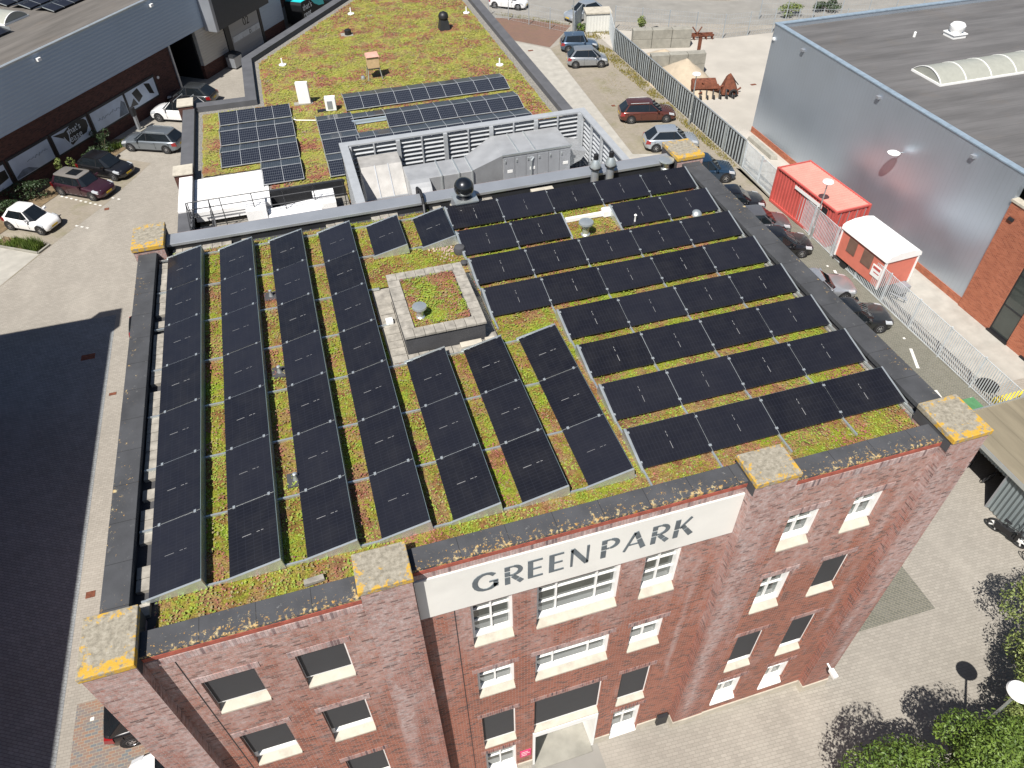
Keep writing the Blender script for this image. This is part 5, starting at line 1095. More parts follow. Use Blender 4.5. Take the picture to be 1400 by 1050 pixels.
bar_fence("bar_gate", "grey bar gate leaf standing open beside the white cabinet", [(32.5, 62.0), (34.3, 64.5)], m=PALE)
bar_fence("bar_gate", "short grey bar panel at the far end of the slat fence", [(34.6, 56.8), (36.3, 62.2)], m=PALE)
bar_fence("mesh_fence", "mesh fence beyond the silver hall roof by the back road", [(52, 60), (62, 56.2), (80, 51)], m=FAINT, r=.005, pitch=.3, mesh_rows=3)
t = thing("fence_post", "tall thin grey pole at the gate by the red paving", "pole", (32.35, 61.9, 0)); MB().tube((0, 0, 0), (0, 0, 4.5), .06, 8).build("pole", MT['alu'], t)
cbn = thing("utility_cabinet", "white ribbed utility cabinet with a flat roof beside the gate", "cabinet", (35.2, 62.6, 0), rad(-12)); MB().box(-1.2, -.8, .1, 1.2, .8, 1.75).build("body", ribbed('cabinet_ribs', (0.62, 0.62, 0.58), .6, 0, .3, False, .4), cbn); MB().box(-1.3, -.9, 1.751, 1.3, .9, 1.88).build("roof", MT['stone'], cbn); MB().box(-1.25, -.85, 0, 1.25, .85, .099).build("base", MT['concrete'], cbn)

# ------------------------------------------------------------------ concrete bays, sand and machinery in the yard
for pts, hgt, lab in (((35.2, 50.2, 40.0, 49.3), 1.9, "nearer weathered concrete bay wall in the yard behind the sand"), ((36.5, 57.0, 41.9, 55.6), 1.7, "farther concrete bay wall in the yard near the mesh fence")):
    a, b = Vector(pts[:2]), Vector(pts[2:]); d = (b-a).normalized(); n_ = Vector((-d.y, d.x))*.4; t = thing("bay_wall", lab, "wall"); L = (b-a).length; k = 3
    for i in range(k):
        for j in range(2):
            p, q = a+d*(L*i/k+.02), a+d*(L*(i+1)/k-.02); MB().prism([tuple(p-n_), tuple(q-n_), tuple(q+n_), tuple(p+n_)], .001+hgt/2*j, hgt/2*(j+1)-.01).build("block", MT['concrete'], t, bevel=0.03)
def heap(name, lab, c, rx, ry, h, m, rz, kind=None, cat="heap"):
    mb = MB(); n = 28; R = 12
    for j in range(R+1):
        for i in range(n):
            a = 2*math.pi*i/n; r = j/R; x, y = rx*r*math.cos(a), ry*r*math.sin(a); k = (1-r)**.85
            mb.v.append((x+.12*noise.noise((x*2, y*2, 1)), y+.12*noise.noise((x*2, y*2, 5)), max(-.03, h*k+.07*noise.noise((x*1.6, y*1.6, 3))*(1-r))))
    for j in range(R):
        for i in range(n): mb.f.append((j*n+i, (j+1)*n+i, (j+1)*n+(i+1) % n, j*n+(i+1) % n)); mb.mi.append(0)
    o = mb.build(name, m, smooth=True); o.location = c; o.rotation_euler[2] = rz; return tag(o, lab, cat)
heap("sand_heap", "smooth beige sand heap in the near concrete bay by the slat fence", (37.2, 47.4, 0), 3.6, 2.4, 2.3, MT['sand'], rad(-62))
heap("sand_heap", "low pale sand heap in the far concrete bay", (37.9, 52.9, 0), 2.5, 1.9, 1.1, MT['sand'], rad(-40))
mc = thing("farm_implement", "rusty brown ploughing implement on the yard beside the sand heap", "implement", (38.7, 44.9, 0), rad(-14))
q = MB(); q.box(-2.0, -.4, .5, .5, .5, .7); q.hexa([(-2.0, -.5, .7), (.2, -.5, .7), (.2, .5, .7), (-2.0, .5, .7)], [(-1.9, -.35, 1.15), (.1, -.35, 1.15), (.1, .3, 1.3), (-1.9, .3, 1.3)]); q.build("hopper", MT['rust'], mc)
q = MB()
for i in range(7):
    x = -1.8+i*.55; q.tube((x, -.5, .6), (x-.1, -.95, .05), .06, 6); q.tube((x, .5, .6), (x+.1, .9, .03), .05, 6); q.tube((x-.05, -.95, .15), (x+.05, -.95, .15), .2, 10)
q.build("tines", MT['black'], mc)
q = MB(); q.hexa([(.6, -.6, .2), (2.0, -.7, .25), (2.1, .7, .3), (.7, .7, .2)], [(1.0, -.1, 1.7), (1.2, -.1, 1.8), (1.8, .4, 1.1), (1.0, .3, 1.4)]); q.tube((.4, 0, .6), (1.4, 0, .9), .09, 6); q.build("hood", MT['rust'], mc)
for k in range(16):
    a = Vector((rnd.uniform(-1.9, 2.0), rnd.uniform(-.7, .7), rnd.uniform(.1, 1.0))); MB().tube(a, a+Vector((rnd.uniform(-.7, .7), rnd.uniform(-.6, .6), rnd.uniform(-.1, .5))), rnd.uniform(.03, .09), 6).build("strut", MT['rust'] if k % 3 else MT['black'], mc)
q = MB(); q.torus((1.5, -.75, .35), (0, 1, 0), .27, .09); q.torus((1.5, .75, .35), (0, 1, 0), .27, .09); q.build("wheel", MT['tyre'], mc)
t = thing("red_harrow", "low red harrow frame lying in front of the far mesh fence", "implement", (43.4, 57.0, 0), rad(-12)); q = MB()
for y in (-.25, .25): q.box(-1.6, y-.06, .35, 1.6, y+.06, .5)
for i in range(6): x = -1.5+i*.6; q.box(x-.04, -.3, .05, x+.04, .3, .36)
q.tube((0, 0, .5), (-.5, .2, 1.1), .06, 6); q.tube((0, 0, .5), (.4, .1, 1.1), .06, 6); q.build("frame", MT['rust'], t)
t = thing("rust_frame", "tall rusty steel stand leaning at the far concrete bay wall", "stand", (41.6, 53.2, 0)); MB().box(-.12, -.12, 0, .12, .12, 1.9).box(-.2, -.15, 1.7, .3, .15, 1.9).build("stand", MT['rust'], t)
for (x, y, l) in ((39.6, 58.3, "white bulk bag of rubble nearer the green bush in the yard"), (41.3, 57.7, "white bulk bag with a dark rim in the yard near the fence")):
    t = thing("bulk_bag", l, "bag", (x, y, 0), rad(15)); MB().hexa([(-.5, -.5, .02), (.5, -.5, .02), (.5, .5, .02), (-.5, .5, .02)], [(-.58, -.58, 1.0), (.6, -.55, 1.0), (.55, .58, 1.0), (-.56, .56, 1.0)]).build("bag", MT['white'], t, bevel=0.08); MB().box(-.4, -.4, 1.001, .4, .4, 1.05).build("load", MT['black'], t)

# ------------------------------------------------------------------ lamp posts
def lamp(label, x, y, h=4.0, r=.33):
    t = thing("street_lamp", label, "lamp", (x, y, 0), 0, "disc lamps on grey poles"); MB().tube((0, 0, 0), (0, 0, h-.12), .055, 10, .04).build("pole", MT['alu'], t, smooth=True)
    MB().lathe([(.06, h-.16), (.10, h-.10), (r*.95, h-.06), (r, h-.02), (r*.9, h+.05), (r*.4, h+.10), (.02, h+.11)], n=26).build("lamp_head", MT['white'], t, smooth=True); MB().lathe([(.085, 0), (.085, .9), (.06, .95)], n=10).build("pole_base", MT['alu'], t)
lamp("white disc lamp on a grey pole in front of the red container", 34.02, 23.25)
lamp("white disc lamp on a grey pole rising before the slat fence near the sand", 34.15, 40.3)
lamp("large white disc lamp among the green shrubs in the front right corner", 21.72, -4.64, 4.0, .36)

# ------------------------------------------------------------------ bike shed, bikes
shed = thing("bike_shed", "low bike shed with a felt roof and grey corrugated steel front", "shed")
MB().box(29.3, -6, 2.35, 35.6, 6.25, 2.47).build("roof", MT['felt_shed'], shed); MB().box(29.26, -6.02, 2.30, 29.298, 6.28, 2.50).build("fascia", MT['alu'], shed); MB().box(29.3, 6.251, 2.30, 35.6, 6.30, 2.52).build("edge_trim", MT['alu'], shed)
q = MB(); corr(q, 29.45, 3.05, 29.45, -5.9, .05, 2.29, (-1, 0), .2, .03); corr(q, 29.45, 6.2, 29.45, 3.05, 1.95, 2.29, (-1, 0), .2, .03); corr(q, 35.4, -5.9, 35.4, 6.2, .05, 2.29, (1, 0), .2, .03); corr(q, 29.45, -5.9, 35.4, -5.9, .05, 2.29, (0, -1), .2, .03); corr(q, 35.4, 6.2, 29.45, 6.2, .05, 2.29, (0, 1), .2, .03)
q.build("wall", MT['corr_grey'], shed); MB().box(29.47, 3.02, .05, 35.3, 3.06, 2.29).build("partition", MT['corr_grey'], shed)
for y in (3.05, 6.15): MB().box(29.42, y-.04, 0, 29.5, y+.04, 2.3).build("post", MT['zinc'], shed)
def bike(label, x, y, rz, lean=0.0, fat=False):
    t = thing("bicycle" if not fat else "moped", label, "bicycle" if not fat else "moped", (x, y, 0), rz); t.rotation_euler[0] = lean
    R = .33 if not fat else .30; wr_ = .02 if not fat else .05
    for sx in (-.52, .52):
        wo = MB().torus((sx, 0, R+wr_), (0, 1, 0), R, wr_, 22, 6).build("wheel", MT['tyre'], t, smooth=True); sp = MB()
        if fat: sp.tube((sx, -.03, R+wr_), (sx, .03, R+wr_), .09, 12)
        for i in range(10 if not fat else 5): a = 2*math.pi*i/(10 if not fat else 5); sp.tube((sx, 0, R+wr_), (sx+R*math.cos(a), 0, R+wr_+R*math.sin(a)), .005 if not fat else .03, 4)
        sp.build("rim", MT['rim'] if not fat else MT['white'], wo)
    f = MB(); h = .95 if not fat else .9
    f.path([(-.52, 0, R), (-.05, 0, .38), (.36, 0, .80), (-.18, 0, .80), (-.52, 0, R)], .02, 6); f.path([(-.22, 0, .92), (-.05, 0, .38)], .02, 6); f.path([(.52, 0, R), (.36, 0, .80), (.32, 0, 1.02)], .02, 6)
    if fat: f.box(-.55, -.09, .30, .15, .09, .62); f.box(.1, -.11, .22, .35, .11, .30); f.box(.30, -.10, .3, .42, .10, .85)
    f.build("frame", MT['black'], t); MB().hexa([(-.36, -.06, .93), (-.06, -.03, .93), (-.06, .03, .93), (-.36, .06, .93)], [(-.36, -.08, .98), (-.06, -.03, .97), (-.06, .03, .97), (-.36, .08, .98)]).build("saddle", MT['black'], t)
    MB().path([(.2, -.28, 1.02), (.33, -.2, 1.05), (.32, 0, 1.02), (.33, .2, 1.05), (.2, .28, 1.02)], .014, 6).build("handlebar", MT['black'], t)
bike("black moped with white wheels parked against the corrugated shed wall", 29.05, 1.55, rad(-70), rad(6), True)
bike("dark bicycle leaning half out of the open end of the bike shed", 29.9, 4.9, rad(200), rad(8))
bike("dark bicycle standing deep inside the open end of the bike shed", 30.9, 4.2, rad(185), rad(-6))
bike("dark bicycle beside the open end of the shed next to the brick corner", 30.3, 5.7, rad(170), rad(5))
bike("second dark two wheeler at the photo edge beside the moped", 29.1, -.2, rad(-80), rad(8))
tag(MB().box(32.0, 7.05, 0, 33.6, 8.6, .09).build("green_mat", plain('green_sheet', (0.07, 0.20, 0.09), .8)), "flat green sheet on the ground by the end of the bar fence", "sheet")
tag(MB().box(34.3, 7.7, 0, 36.4, 8.2, .22).build("yellow_barrier", plain('yellow_paint', (0.62, 0.50, 0.05), .6), bevel=0.03), "low yellow barrier lying at the end of the alley", "barrier")
tag(MB().lathe([(.55, 0), (.55, .02), (.5, .03)], (34.95, 9.1, .006), 28).build("dark_disc", MT['black']), "flat dark round disc in the alley behind the bar fence", "manhole cover")  # thin flat black disc lying on the alley ground
wst = thing("waste_container", "dark grey waste container beside the dark jamb of the roller door", "container", (0.2, 64.4, 0), LANG); MB().box(-.6, -.45, .1, .6, .45, 1.05).build("body", MT['zinc'], wst, bevel=.04); MB().hexa([(-.65, -.5, 1.051), (.65, -.5, 1.051), (.65, .5, 1.051), (-.65, .5, 1.051)], [(-.6, -.4, 1.2), (.6, -.4, 1.2), (.6, .45, 1.27), (-.6, .45, 1.27)]).build("lid", MT['steel'], wst)
cg = thing("charging_post", "slim grey charging post with a short base beside the brick wall banners", "charger", (-7.6, 53.2, 0), LANG); MB().box(-.12, -.1, .1, .12, .1, 1.7).build("post", MT['zinc'], cg, bevel=.02); MB().box(-.16, -.14, 1.25, .16, .14, 1.9).build("screen_head", MT['steel'], cg); MB().box(-.5, -.3, 0, .5, .3, .1).build("base", MT['concrete'], cg)

# ------------------------------------------------------------------ building outside the photo on the left that throws the yard's shadow
nb = thing("neighbour_building", "tall brick building left of the photo that shades the yard", "building"); MB().box(-30, -45, 0, -13.75, 22.2, 13.0).build("wall", MT['brick'], nb); MB().box(-14.6, 20.9, 0, -13.38, 22.6, 13.3).build("pier", MT['brick_pier'], nb); MB().box(-30, -45, 13.001, -13.7, 22.25, 13.1).build("roof", MT['bitumen'], nb)

# ------------------------------------------------------------------ cars
def make_car(label, L, Wd, H, body, style="hatch", roof=None, bars=False, sunroof=False, rim='rim', front_plate=True, cat="car", wbase=None):
    """local +x is forward, origin on the ground under the middle of the car"""
    t = thing("parked_car", label, cat); hl, hw = L/2, Wd/2; belt = H*0.62; roof = roof or body
    wb = wbase or L*0.62; fx, rx = wb/2+0.02, -wb/2+0.02; R = 0.315 if H < 1.6 else 0.35
    # (x, bottom z, shoulder z, half width) along the car
    tail = {"hatch": (0.58, 0.64), "estate": (0.60, 0.65), "suv": (0.62, 0.66), "mpv": (0.60, 0.66), "sedan": (0.62, 0.64), "coupe": (0.60, 0.62), "mini": (0.60, 0.66)}[style]
    hood = H*0.55
    st = [(hl, .30, .46, hw*.62), (hl-.06, .22, .58, hw*.78), (hl-.22, .18, H*.47, hw*.90), (hl-.55, .17, H*.515, hw*.97), (hl-.95, .17, hood, hw), (hl-1.30, .17, hood+.05, hw), (0.35, .17, belt, hw), (-.5, .17, belt+.01, hw), (-hl+.75, .18, belt+.02, hw*.99), (-hl+.30, .20, belt+.01, hw*.95), (-hl+.08, .28, belt-.06, hw*.86), (-hl, .34, belt-.20, hw*.74)]
    B = MB(); ring = 12
    for x, zb, zt, w in st:
        zm = zb+(zt-zb)*.55
        sec = [(0, zb), (w*.80, zb), (w*.95, zb+.07), (w, zm), (w*.975, zt-.09), (w*.90, zt-.02), (w*.72, zt+.012), (0, zt+.035)]
        pts = sec + [(-y, z) for y, z in sec[-2:0:-1]]
        B.v += [(x, y, z) for y, z in pts]
    n = 14
    for i in range(len(st)-1): B.f += [(i*n+j, (i+1)*n+j, (i+1)*n+(j+1) % n, i*n+(j+1) % n) for j in range(n)]
    B.f += [tuple(range(n)), tuple(reversed(range((len(st)-1)*n, len(st)*n)))]; B.mi = [0]*len(B.f)
    bo = B.build("body", body, t, smooth=True)
    ar = MB()
    for x in (fx, rx):
        for s in (-1, 1): ar.tube((x, s*(hw-.16), R+.01), (x, s*(hw+.004), R+.01), R+.055, 20)
    ar.box(-hl+.4, -hw*.93, .15, hl-.4, hw*.93, .26); ar.build("wheel_arches", MT['black'], t)
    # cabin: lower ring at the belt, upper ring at the roof
    q = {"hatch": (1.16, .30, -.60, -.95), "estate": (1.14, .28, -.74, -.97), "suv": (1.10, .30, -.70, -.95), "mpv": (1.45, .55, -.66, -.96), "sedan": (1.08, .22, -.40, -.82), "coupe": (.90, .10, -.36, -.90), "mini": (1.02, .52, -.78, -.95)}[style]
    k = hl/2.0
    wx0, rx0, rx1, wx1 = q[0]*k*.86, q[1]*k*.86, q[2]*hl, q[3]*hl
    wl, wr = hw*.91, hw*.68; zb, zt = belt-.005, H-.045
    low = [(wx0, -wl*.70, zb-.03), (wx0-.28, -wl*.97, zb), (0, -wl, zb), (wx1+.25, -wl*.95, zb), (wx1, -wl*.72, zb), (wx1, wl*.72, zb), (wx1+.25, wl*.95, zb), (0, wl, zb), (wx0-.28, wl*.97, zb), (wx0, wl*.70, zb-.03)]
    hi = [(rx0, -wr*.80, zt), (rx0-.12, -wr*.97, zt), (0 if rx0 > .2 else rx0-.25, -wr, zt+.01), (rx1+.12, -wr*.95, zt-.01), (rx1, -wr*.78, zt-.02), (rx1, wr*.78, zt-.02), (rx1+.12, wr*.95, zt-.01), (0 if rx0 > .2 else rx0-.25, wr, zt+.01), (rx0-.12, wr*.97, zt), (rx0, wr*.80, zt)]
    G = MB(); G.hexa(low, hi); G.build("windows", MT['carglass'], t)
    cx = (rx0+rx1)/2
    rt_ = [(cx+(x-cx)*1.03, y*1.05, z) for x, y, z in hi]; mid = [(cx+(x-cx)*.8, y*.80, z+.055) for x, y, z in hi]
    Rf = MB(); m_ = len(hi); Rf.v = [(x, y, z-.03) for x, y, z in rt_]+[(x, y, z+.015) for x, y, z in rt_]+mid
    Rf.f = [tuple(reversed(range(m_)))]+[(i, (i+1) % m_, m_+(i+1) % m_, m_+i) for i in range(m_)]+[(m_+i, m_+(i+1) % m_, 2*m_+(i+1) % m_, 2*m_+i) for i in range(m_)]+[tuple(range(2*m_, 3*m_))]; Rf.mi = [0]*len(Rf.f)
    ro = Rf.build("roof", roof, t, smooth=True)
    def strip(i, j, tt, ww):
        a, b = Vector(low[i]), Vector(hi[j]); c = Vector((0, 0, (zb+zt)/2)); d = Vector((1, 0, 0)); oa = Vector((0, .012 if a.y > 0 else -.012, 0))
        P.hexa([tuple(a-d*ww+oa-Vector((0, oa.y*4, 0))), tuple(a+d*ww+oa-Vector((0, oa.y*4, 0))), tuple(a+d*ww+oa), tuple(a-d*ww+oa)], [tuple(b-d*ww*.8+oa-Vector((0, oa.y*4, 0))), tuple(b+d*ww*.8+oa-Vector((0, oa.y*4, 0))), tuple(b+d*ww*.8+oa), tuple(b-d*ww*.8+oa)])
    for i in (1, 8, 3, 6):
        P = MB(); strip(i, i, 0, .035 if i in (1, 8) else (.09 if style != "estate" else .06)); P.build("pillar", body, t)
    for i in (2, 7):
        P = MB(); strip(i, i, 0, .03); P.build("pillar", MT['black'], t)
    for x in (fx, rx):
        for s in (-1, 1):
            wo = MB().lathe([(R*.55, -.10), (R*.93, -.10), (R, -.06), (R, .06), (R*.93, .10), (R*.66, .10), (R*.60, .03)], n=24).build("wheel", MT['tyre'], t, smooth=True); wo.location = (x, s*(hw-.085), R); wo.rotation_euler[0] = rad(-90*s)
            rm_ = MB(); rm_.lathe([(R*.64, .035), (R*.64, .085), (R*.58, .095), (R*.52, .055), (.05, .05)], n=20)
            for a in range(5): c, s_ = math.cos(a*1.2566), math.sin(a*1.2566); rm_.hexa([(c*.03-s_*.035, s_*.03+c*.035, .05), (c*.03+s_*.035, s_*.03-c*.035, .05), (c*R*.58+s_*.03, s_*R*.58-c*.03, .06), (c*R*.58-s_*.03, s_*R*.58+c*.03, .06)], [(c*.03-s_*.03, s_*.03+c*.03, .095), (c*.03+s_*.03, s_*.03-c*.03, .095), (c*R*.58+s_*.025, s_*R*.58-c*.025, .085), (c*R*.58-s_*.025, s_*R*.58+c*.025, .085)])
            rm_.build("rim", MT[rim], wo, smooth=True)
    for s in (-1, 1):
        MB().hexa([(hl-.50, s*hw*.58, H*.42), (hl-.13, s*hw*.52, H*.38), (hl-.20, s*hw*.935, H*.37), (hl-.62, s*hw*.985, H*.44)][::s], [(hl-.55, s*hw*.60, H*.525), (hl-.19, s*hw*.54, H*.475), (hl-.25, s*hw*.925, H*.455), (hl-.66, s*hw*.955, H*.515)][::s]).build("headlight", MT['headlight'], t)
        MB().hexa([(-hl+.34, s*hw*.985, belt-.30), (-hl+.005, s*hw*.86, belt-.32), (-hl+.03, s*hw*.58, belt-.28), (-hl+.3, s*hw*.6, belt-.28)][::-s], [(-hl+.36, s*hw*.965, belt-.05), (-hl+.07, s*hw*.87, belt-.08), (-hl+.09, s*hw*.62, belt-.06), (-hl+.3, s*hw*.62, belt-.06)][::-s]).build("taillight", MT['taillight'], t)
        MB().hexa([(wx0-.45, s*hw*.93, belt+.0), (wx0-.30, s*hw*.93, belt+.0), (wx0-.30, s*(hw+.17), belt+.02), (wx0-.43, s*(hw+.17), belt+.02)][::-s], [(wx0-.45, s*hw*.93, belt+.11), (wx0-.32, s*hw*.93, belt+.11), (wx0-.33, s*(hw+.16), belt+.15), (wx0-.43, s*(hw+.16), belt+.15)][::-s]).build("mirror", body, t)
    MB().box(hl-.04, -.26, .36, hl+.015, .26, .47).build("number_plate", MT['plate'], t); MB().box(-hl-.012, -.26, .55, -hl+.05, .26, .66).build("number_plate", MT['plate'], t)
    MB().hexa([(hl-.05, -hw*.55, .22), (hl+.008, -hw*.5, .22), (hl+.008, hw*.5, .22), (hl-.05, hw*.55, .22)], [(hl-.09, -hw*.52, .345), (hl-.01, -hw*.48, .345), (hl-.01, hw*.48, .345), (hl-.09, hw*.52, .345)]).build("grille", MT['black'], t)
    for s in (-1, 1):
        for x in (wx0-.42, (wx0+wx1)/2-.05, wx1+.55):
            MB().box(x-.007, s*(hw-.02), .34, x+.007, s*(hw+.0025), belt-.10).build("door_seam", MT['black'], t)
        for x in ((wx0+wx1)/2+.06, wx1+.68): MB().box(x, s*(hw-.02), belt-.20, x+.17, s*(hw+.012), belt-.165).build("door_handle", body, t)
    if bars:
        q = MB()
        for x in ((rx0+rx1)/2+.45, (rx0+rx1)/2-.55): q.tube((x, -hw*.80, H+.07), (x, hw*.80, H+.07), .03, 8); q.box(x-.04, -hw*.76, H-.02, x+.04, -hw*.70, H+.06); q.box(x-.04, hw*.70, H-.02, x+.04, hw*.76, H+.06)
        q.build("roof_bars", MT['alu'], t)
    if sunroof: MB().box(cx-.15, -wr*.62, H+.006, cx+.75, wr*.62, H+.022).build("sunroof", MT['carglass'], t)
    elif style == "estate":
        q = MB()
        for s in (-1, 1): q.tube((rx0-.3, s*wr*.93, H+.03), (rx1+.2, s*wr*.93, H+.02), .018, 6)
        q.build("roof_rails", MT['alu'], t)
    return t, fx, hw
def put_car(spec, fwx, fwy, heading, side, **kw):
    """set a car down by the contact point of its front wheel on one side (+1 left, -1 right)"""
    t, fx, hw = make_car(*spec, **kw); a = rad(heading); c, s = math.cos(a), math.sin(a); lx, ly = fx, side*(hw-.05)
    t.location = (fwx-(c*lx-s*ly), fwy-(s*lx+c*ly), 0.013); t.rotation_euler[2] = a; return t
PT = {k: paint('car_paint_'+k, v, m) for k, (v, m) in dict(steel=((.10, .15, .22), .5), silver=((.36, .38, .40), .6), bronze=((.13, .042, .030), .5), paleblue=((.46, .50, .54), .55), navy=((.018, .045, .085), .4), black=((.010, .010, .012), .2), grey=((.15, .15, .16), .5), silver2=((.42, .44, .47), .6), black2=((.012, .014, .016), .2), white=((.78, .78, .78), .0), plum=((.05, .016, .026), .4), estate=((.22, .25, .28), .6), dark=((.05, .055, .06), .4), beige=((.40, .38, .34), .5), roofgrey=((.30, .28, .26), .4)).items()}
HR = -14
put_car(("small steel blue hatchback parked beyond the silver compact at the far end of the bay", 3.6, 1.64, 1.50, PT['steel'], "mini"), 32.55, 57.15, HR, -1)
put_car(("silver grey compact car second from the far end of the slat fence bay", 3.75, 1.68, 1.55, PT['silver'], "mpv"), 31.95, 53.35, HR, -1)
put_car(("bronze brown estate parked with its nose to the slat fence", 4.5, 1.80, 1.48, PT['bronze'], "estate"), 32.62, 41.25, HR, -1)
put_car(("pale silver blue hatchback just behind the rear right cap stone", 4.1, 1.72, 1.52, PT['paleblue'], "hatch"), 32.20, 36.30, HR, -1)
put_car(("dark blue crossover half hidden by the right parapet beside the slat fence end", 4.4, 1.85, 1.62, PT['navy'], "suv"), 32.40, 31.25, HR+2, -1)
put_car(("black hatchback between the blue crossover and a grey car at the bar fence", 4.2, 1.78, 1.45, PT['black'], "hatch"), 32.25, 27.0, HR, -1)
put_car(("dark grey hatchback with bright window trim left of the red container", 4.3, 1.78, 1.48, PT['grey'], "hatch"), 32.35, 24.15, HR, -1)
put_car(("black hatchback with large windscreen right below the grey hatchback", 4.3, 1.80, 1.45, PT['black'], "hatch"), 32.30, 21.65, HR, -1)
put_car(("silver coupe with dark windscreen below the site hut", 4.3, 1.80, 1.38, PT['silver2'], "coupe"), 32.15, 17.15, HR, -1)
put_car(("black low saloon nearest the front of the building at the bar fence", 4.5, 1.82, 1.40, PT['black2'], "sedan"), 32.32, 14.20, HR, -1)
put_car(("small white hatchback parked by the grass bed at the left edge", 3.5, 1.62, 1.46, PT['white'], "hatch"), -12.84, 39.05, -32.5, -1, wbase=2.38)
put_car(("plum estate like small car with a silver roof and dark sunroof", 4.25, 1.80, 1.46, PT['plum'], "mini", PT['roofgrey'], False, True), -10.05, 42.65, -34.5, -1)
put_car(("glossy black hatchback beside the plum car under the banner wall", 4.0, 1.74, 1.46, PT['black'], "hatch"), -8.85, 45.15, -34.5, -1)
put_car(("silver grey estate facing the banner wall beside the charging post", 4.7, 1.82, 1.48, PT['estate'], "estate"), -7.97, 49.63, 154, 1)
put_car(("white hatchback with a black roof and two roof bars by the loading bay", 4.6, 1.84, 1.64, PT['white'], "suv", PT['black'], True), -6.10, 54.40, 154, 1)
put_car(("dark grey hatchback behind the white car with roof bars", 4.1, 1.78, 1.50, PT['dark'], "hatch"), -5.0, 57.3, 154, 1)
put_car(("white hatchback on the back road beyond the red paving", 4.2, 1.76, 1.48, PT['white'], "hatch"), 29.45, 70.75, -35, -1)
put_car(("white car on the back road behind the utility cabinet", 4.3, 1.78, 1.50, PT['paleblue'], "hatch"), 34.2, 65.1, 200, 1)
put_car(("black hatchback in the mixed paving beside the front left corner pier", 4.0, 1.74, 1.46, PT['black'], "hatch"), -2.55, 3.72, 4, -1)
put_car(("white car at the bottom edge beside the front left corner pier", 4.1, 1.76, 1.50, PT['white'], "hatch"), -4.35, 2.75, 182, -1)
put_car(("dark car with a red tail lamp peeking out behind the left parapet", 4.1, 1.76, 1.48, PT['dark'], "hatch"), -3.1, 25.6, 3, -1)
put_car(("dark car farther back peeking out behind the left parapet", 4.1, 1.76, 1.48, PT['black'], "hatch"), -2.95, 29.9, 3, -1)
# van with a turquoise swoosh
vn = thing("delivery_van", "black delivery van with a turquoise and white upper body behind the annex parapet", "van", (-4.74+20.6*0.585+0.9*0.811, 58.99+20.6*0.811-0.9*0.585, 0.0), LANG)
blk = plain('van_black', (.010, .011, .013), .6, spec=.2, coat=0.0); tq = plain('van_turquoise', (.02, .50, .54), .5, var=.05)
vb = MB(); pr = [(-2.6, .35), (2.75, .35), (2.85, .9), (2.6, 1.15), (1.9, 1.35), (1.45, 2.25), (1.2, 2.42), (-2.5, 2.45), (-2.65, 2.2)]
vb.hexa([(x, -.98, z) for x, z in pr], [(x, .98, z) for x, z in pr]); vo = vb.build("body", blk, vn, bevel=.05)
q = MB(); q.hexa([(x, -1.0, z) for x, z in [(-.9, 2.40), (-.2, 1.75), (.6, 1.35), (1.6, 1.2), (1.45, 2.2), (1.2, 2.40)]], [(x, -.985, z) for x, z in [(-.9, 2.40), (-.2, 1.75), (.6, 1.35), (1.6, 1.2), (1.45, 2.2), (1.2, 2.40)]])
q.box(-2.45, -.9, 2.451, 1.15, .9, 2.475); q.build("swoosh", tq, vn); q = MB(); q.box(-.6, -.6, 2.476, 1.0, .75, 2.49); q.build("roof_patch", MT['white'], vn)
place(text_mesh("that's", .8, .002), (-2.4, -.99, 1.65), (1, 0, 0), (0, 0, 1), (0, -1, 0)).build("lettering", whiteprint, vn); place(text_mesh("rent", .8, .002), (-2.4, -.99, 1.0), (1, 0, 0), (.1, 0, 1), (0, -1, 0)).build("lettering", whiteprint, vn)
for x in (-1.7, 1.8):
    for s in (-1, 1): MB().tube((x, s*.80, .34), (x, s*1.0, .34), .34, 20).build("wheel", MT['tyre'], vn)

# ------------------------------------------------------------------ plants
def leaves(mb, c, rx, ry, rz, n, size, seed, lumps=9, hollow=.35):
    q = random.Random(seed); cs = []
    for i in range(lumps):
        a = q.uniform(0, 6.283); r = math.sqrt(q.random())*.75; cs.append((c[0]+rx*r*math.cos(a), c[1]+ry*r*math.sin(a), c[2]+rz*q.uniform(-.55, .75), q.uniform(.28, .52)))
    for i in range(n):
        x0, y0, z0, s = q.choice(cs); v = Vector((q.gauss(0, 1), q.gauss(0, 1), q.gauss(0, 1))).normalized()*(q.uniform(hollow, 1.0)**.5)
        p = Vector((x0+v.x*rx*s, y0+v.y*ry*s, z0+v.z*rz*s*1.1)); 
        if p.z < .05: continue
        nn = (v+Vector((q.gauss(0, .6), q.gauss(0, .6), q.gauss(.5, .6)))).normalized(); t = nn.orthogonal().normalized(); b = nn.cross(t); a = q.uniform(0, 6.283); t, b = t*math.cos(a)+b*math.sin(a), b*math.cos(a)-t*math.sin(a); l = size*q.uniform(.6, 1.35)
        mb.add([p-t*l, p-b*l*.42+nn*l*.08, p+t*l, p+b*l*.42+nn*l*.08], [(0, 1, 2, 3)])
    return cs
def shrub(name, label, x, y, rx, ry, h, n, size, m, seed, cat="shrub", base=0.0, lumps=10):
    t = thing(name, label, cat, (x, y, 0)); mb = MB(); cs = leaves(mb, (0, 0, base+(h-base)*.52), rx, ry, (h-base)*.5, n, size, seed, lumps)
    mb.build("crown", m, t); br = MB(); q = random.Random(seed+1)
    for k, (a, b, c, s) in enumerate(cs): p = Vector((q.uniform(-.08, .08), q.uniform(-.08, .08), 0)); m1 = Vector((a*.35, b*.35, c*.5)); br.tube(p, m1, .045, 5, .03, False); br.tube(m1, (a, b, c), .03, 5, .01, False)
    br.build("trunk", MT['bark'], t); return t
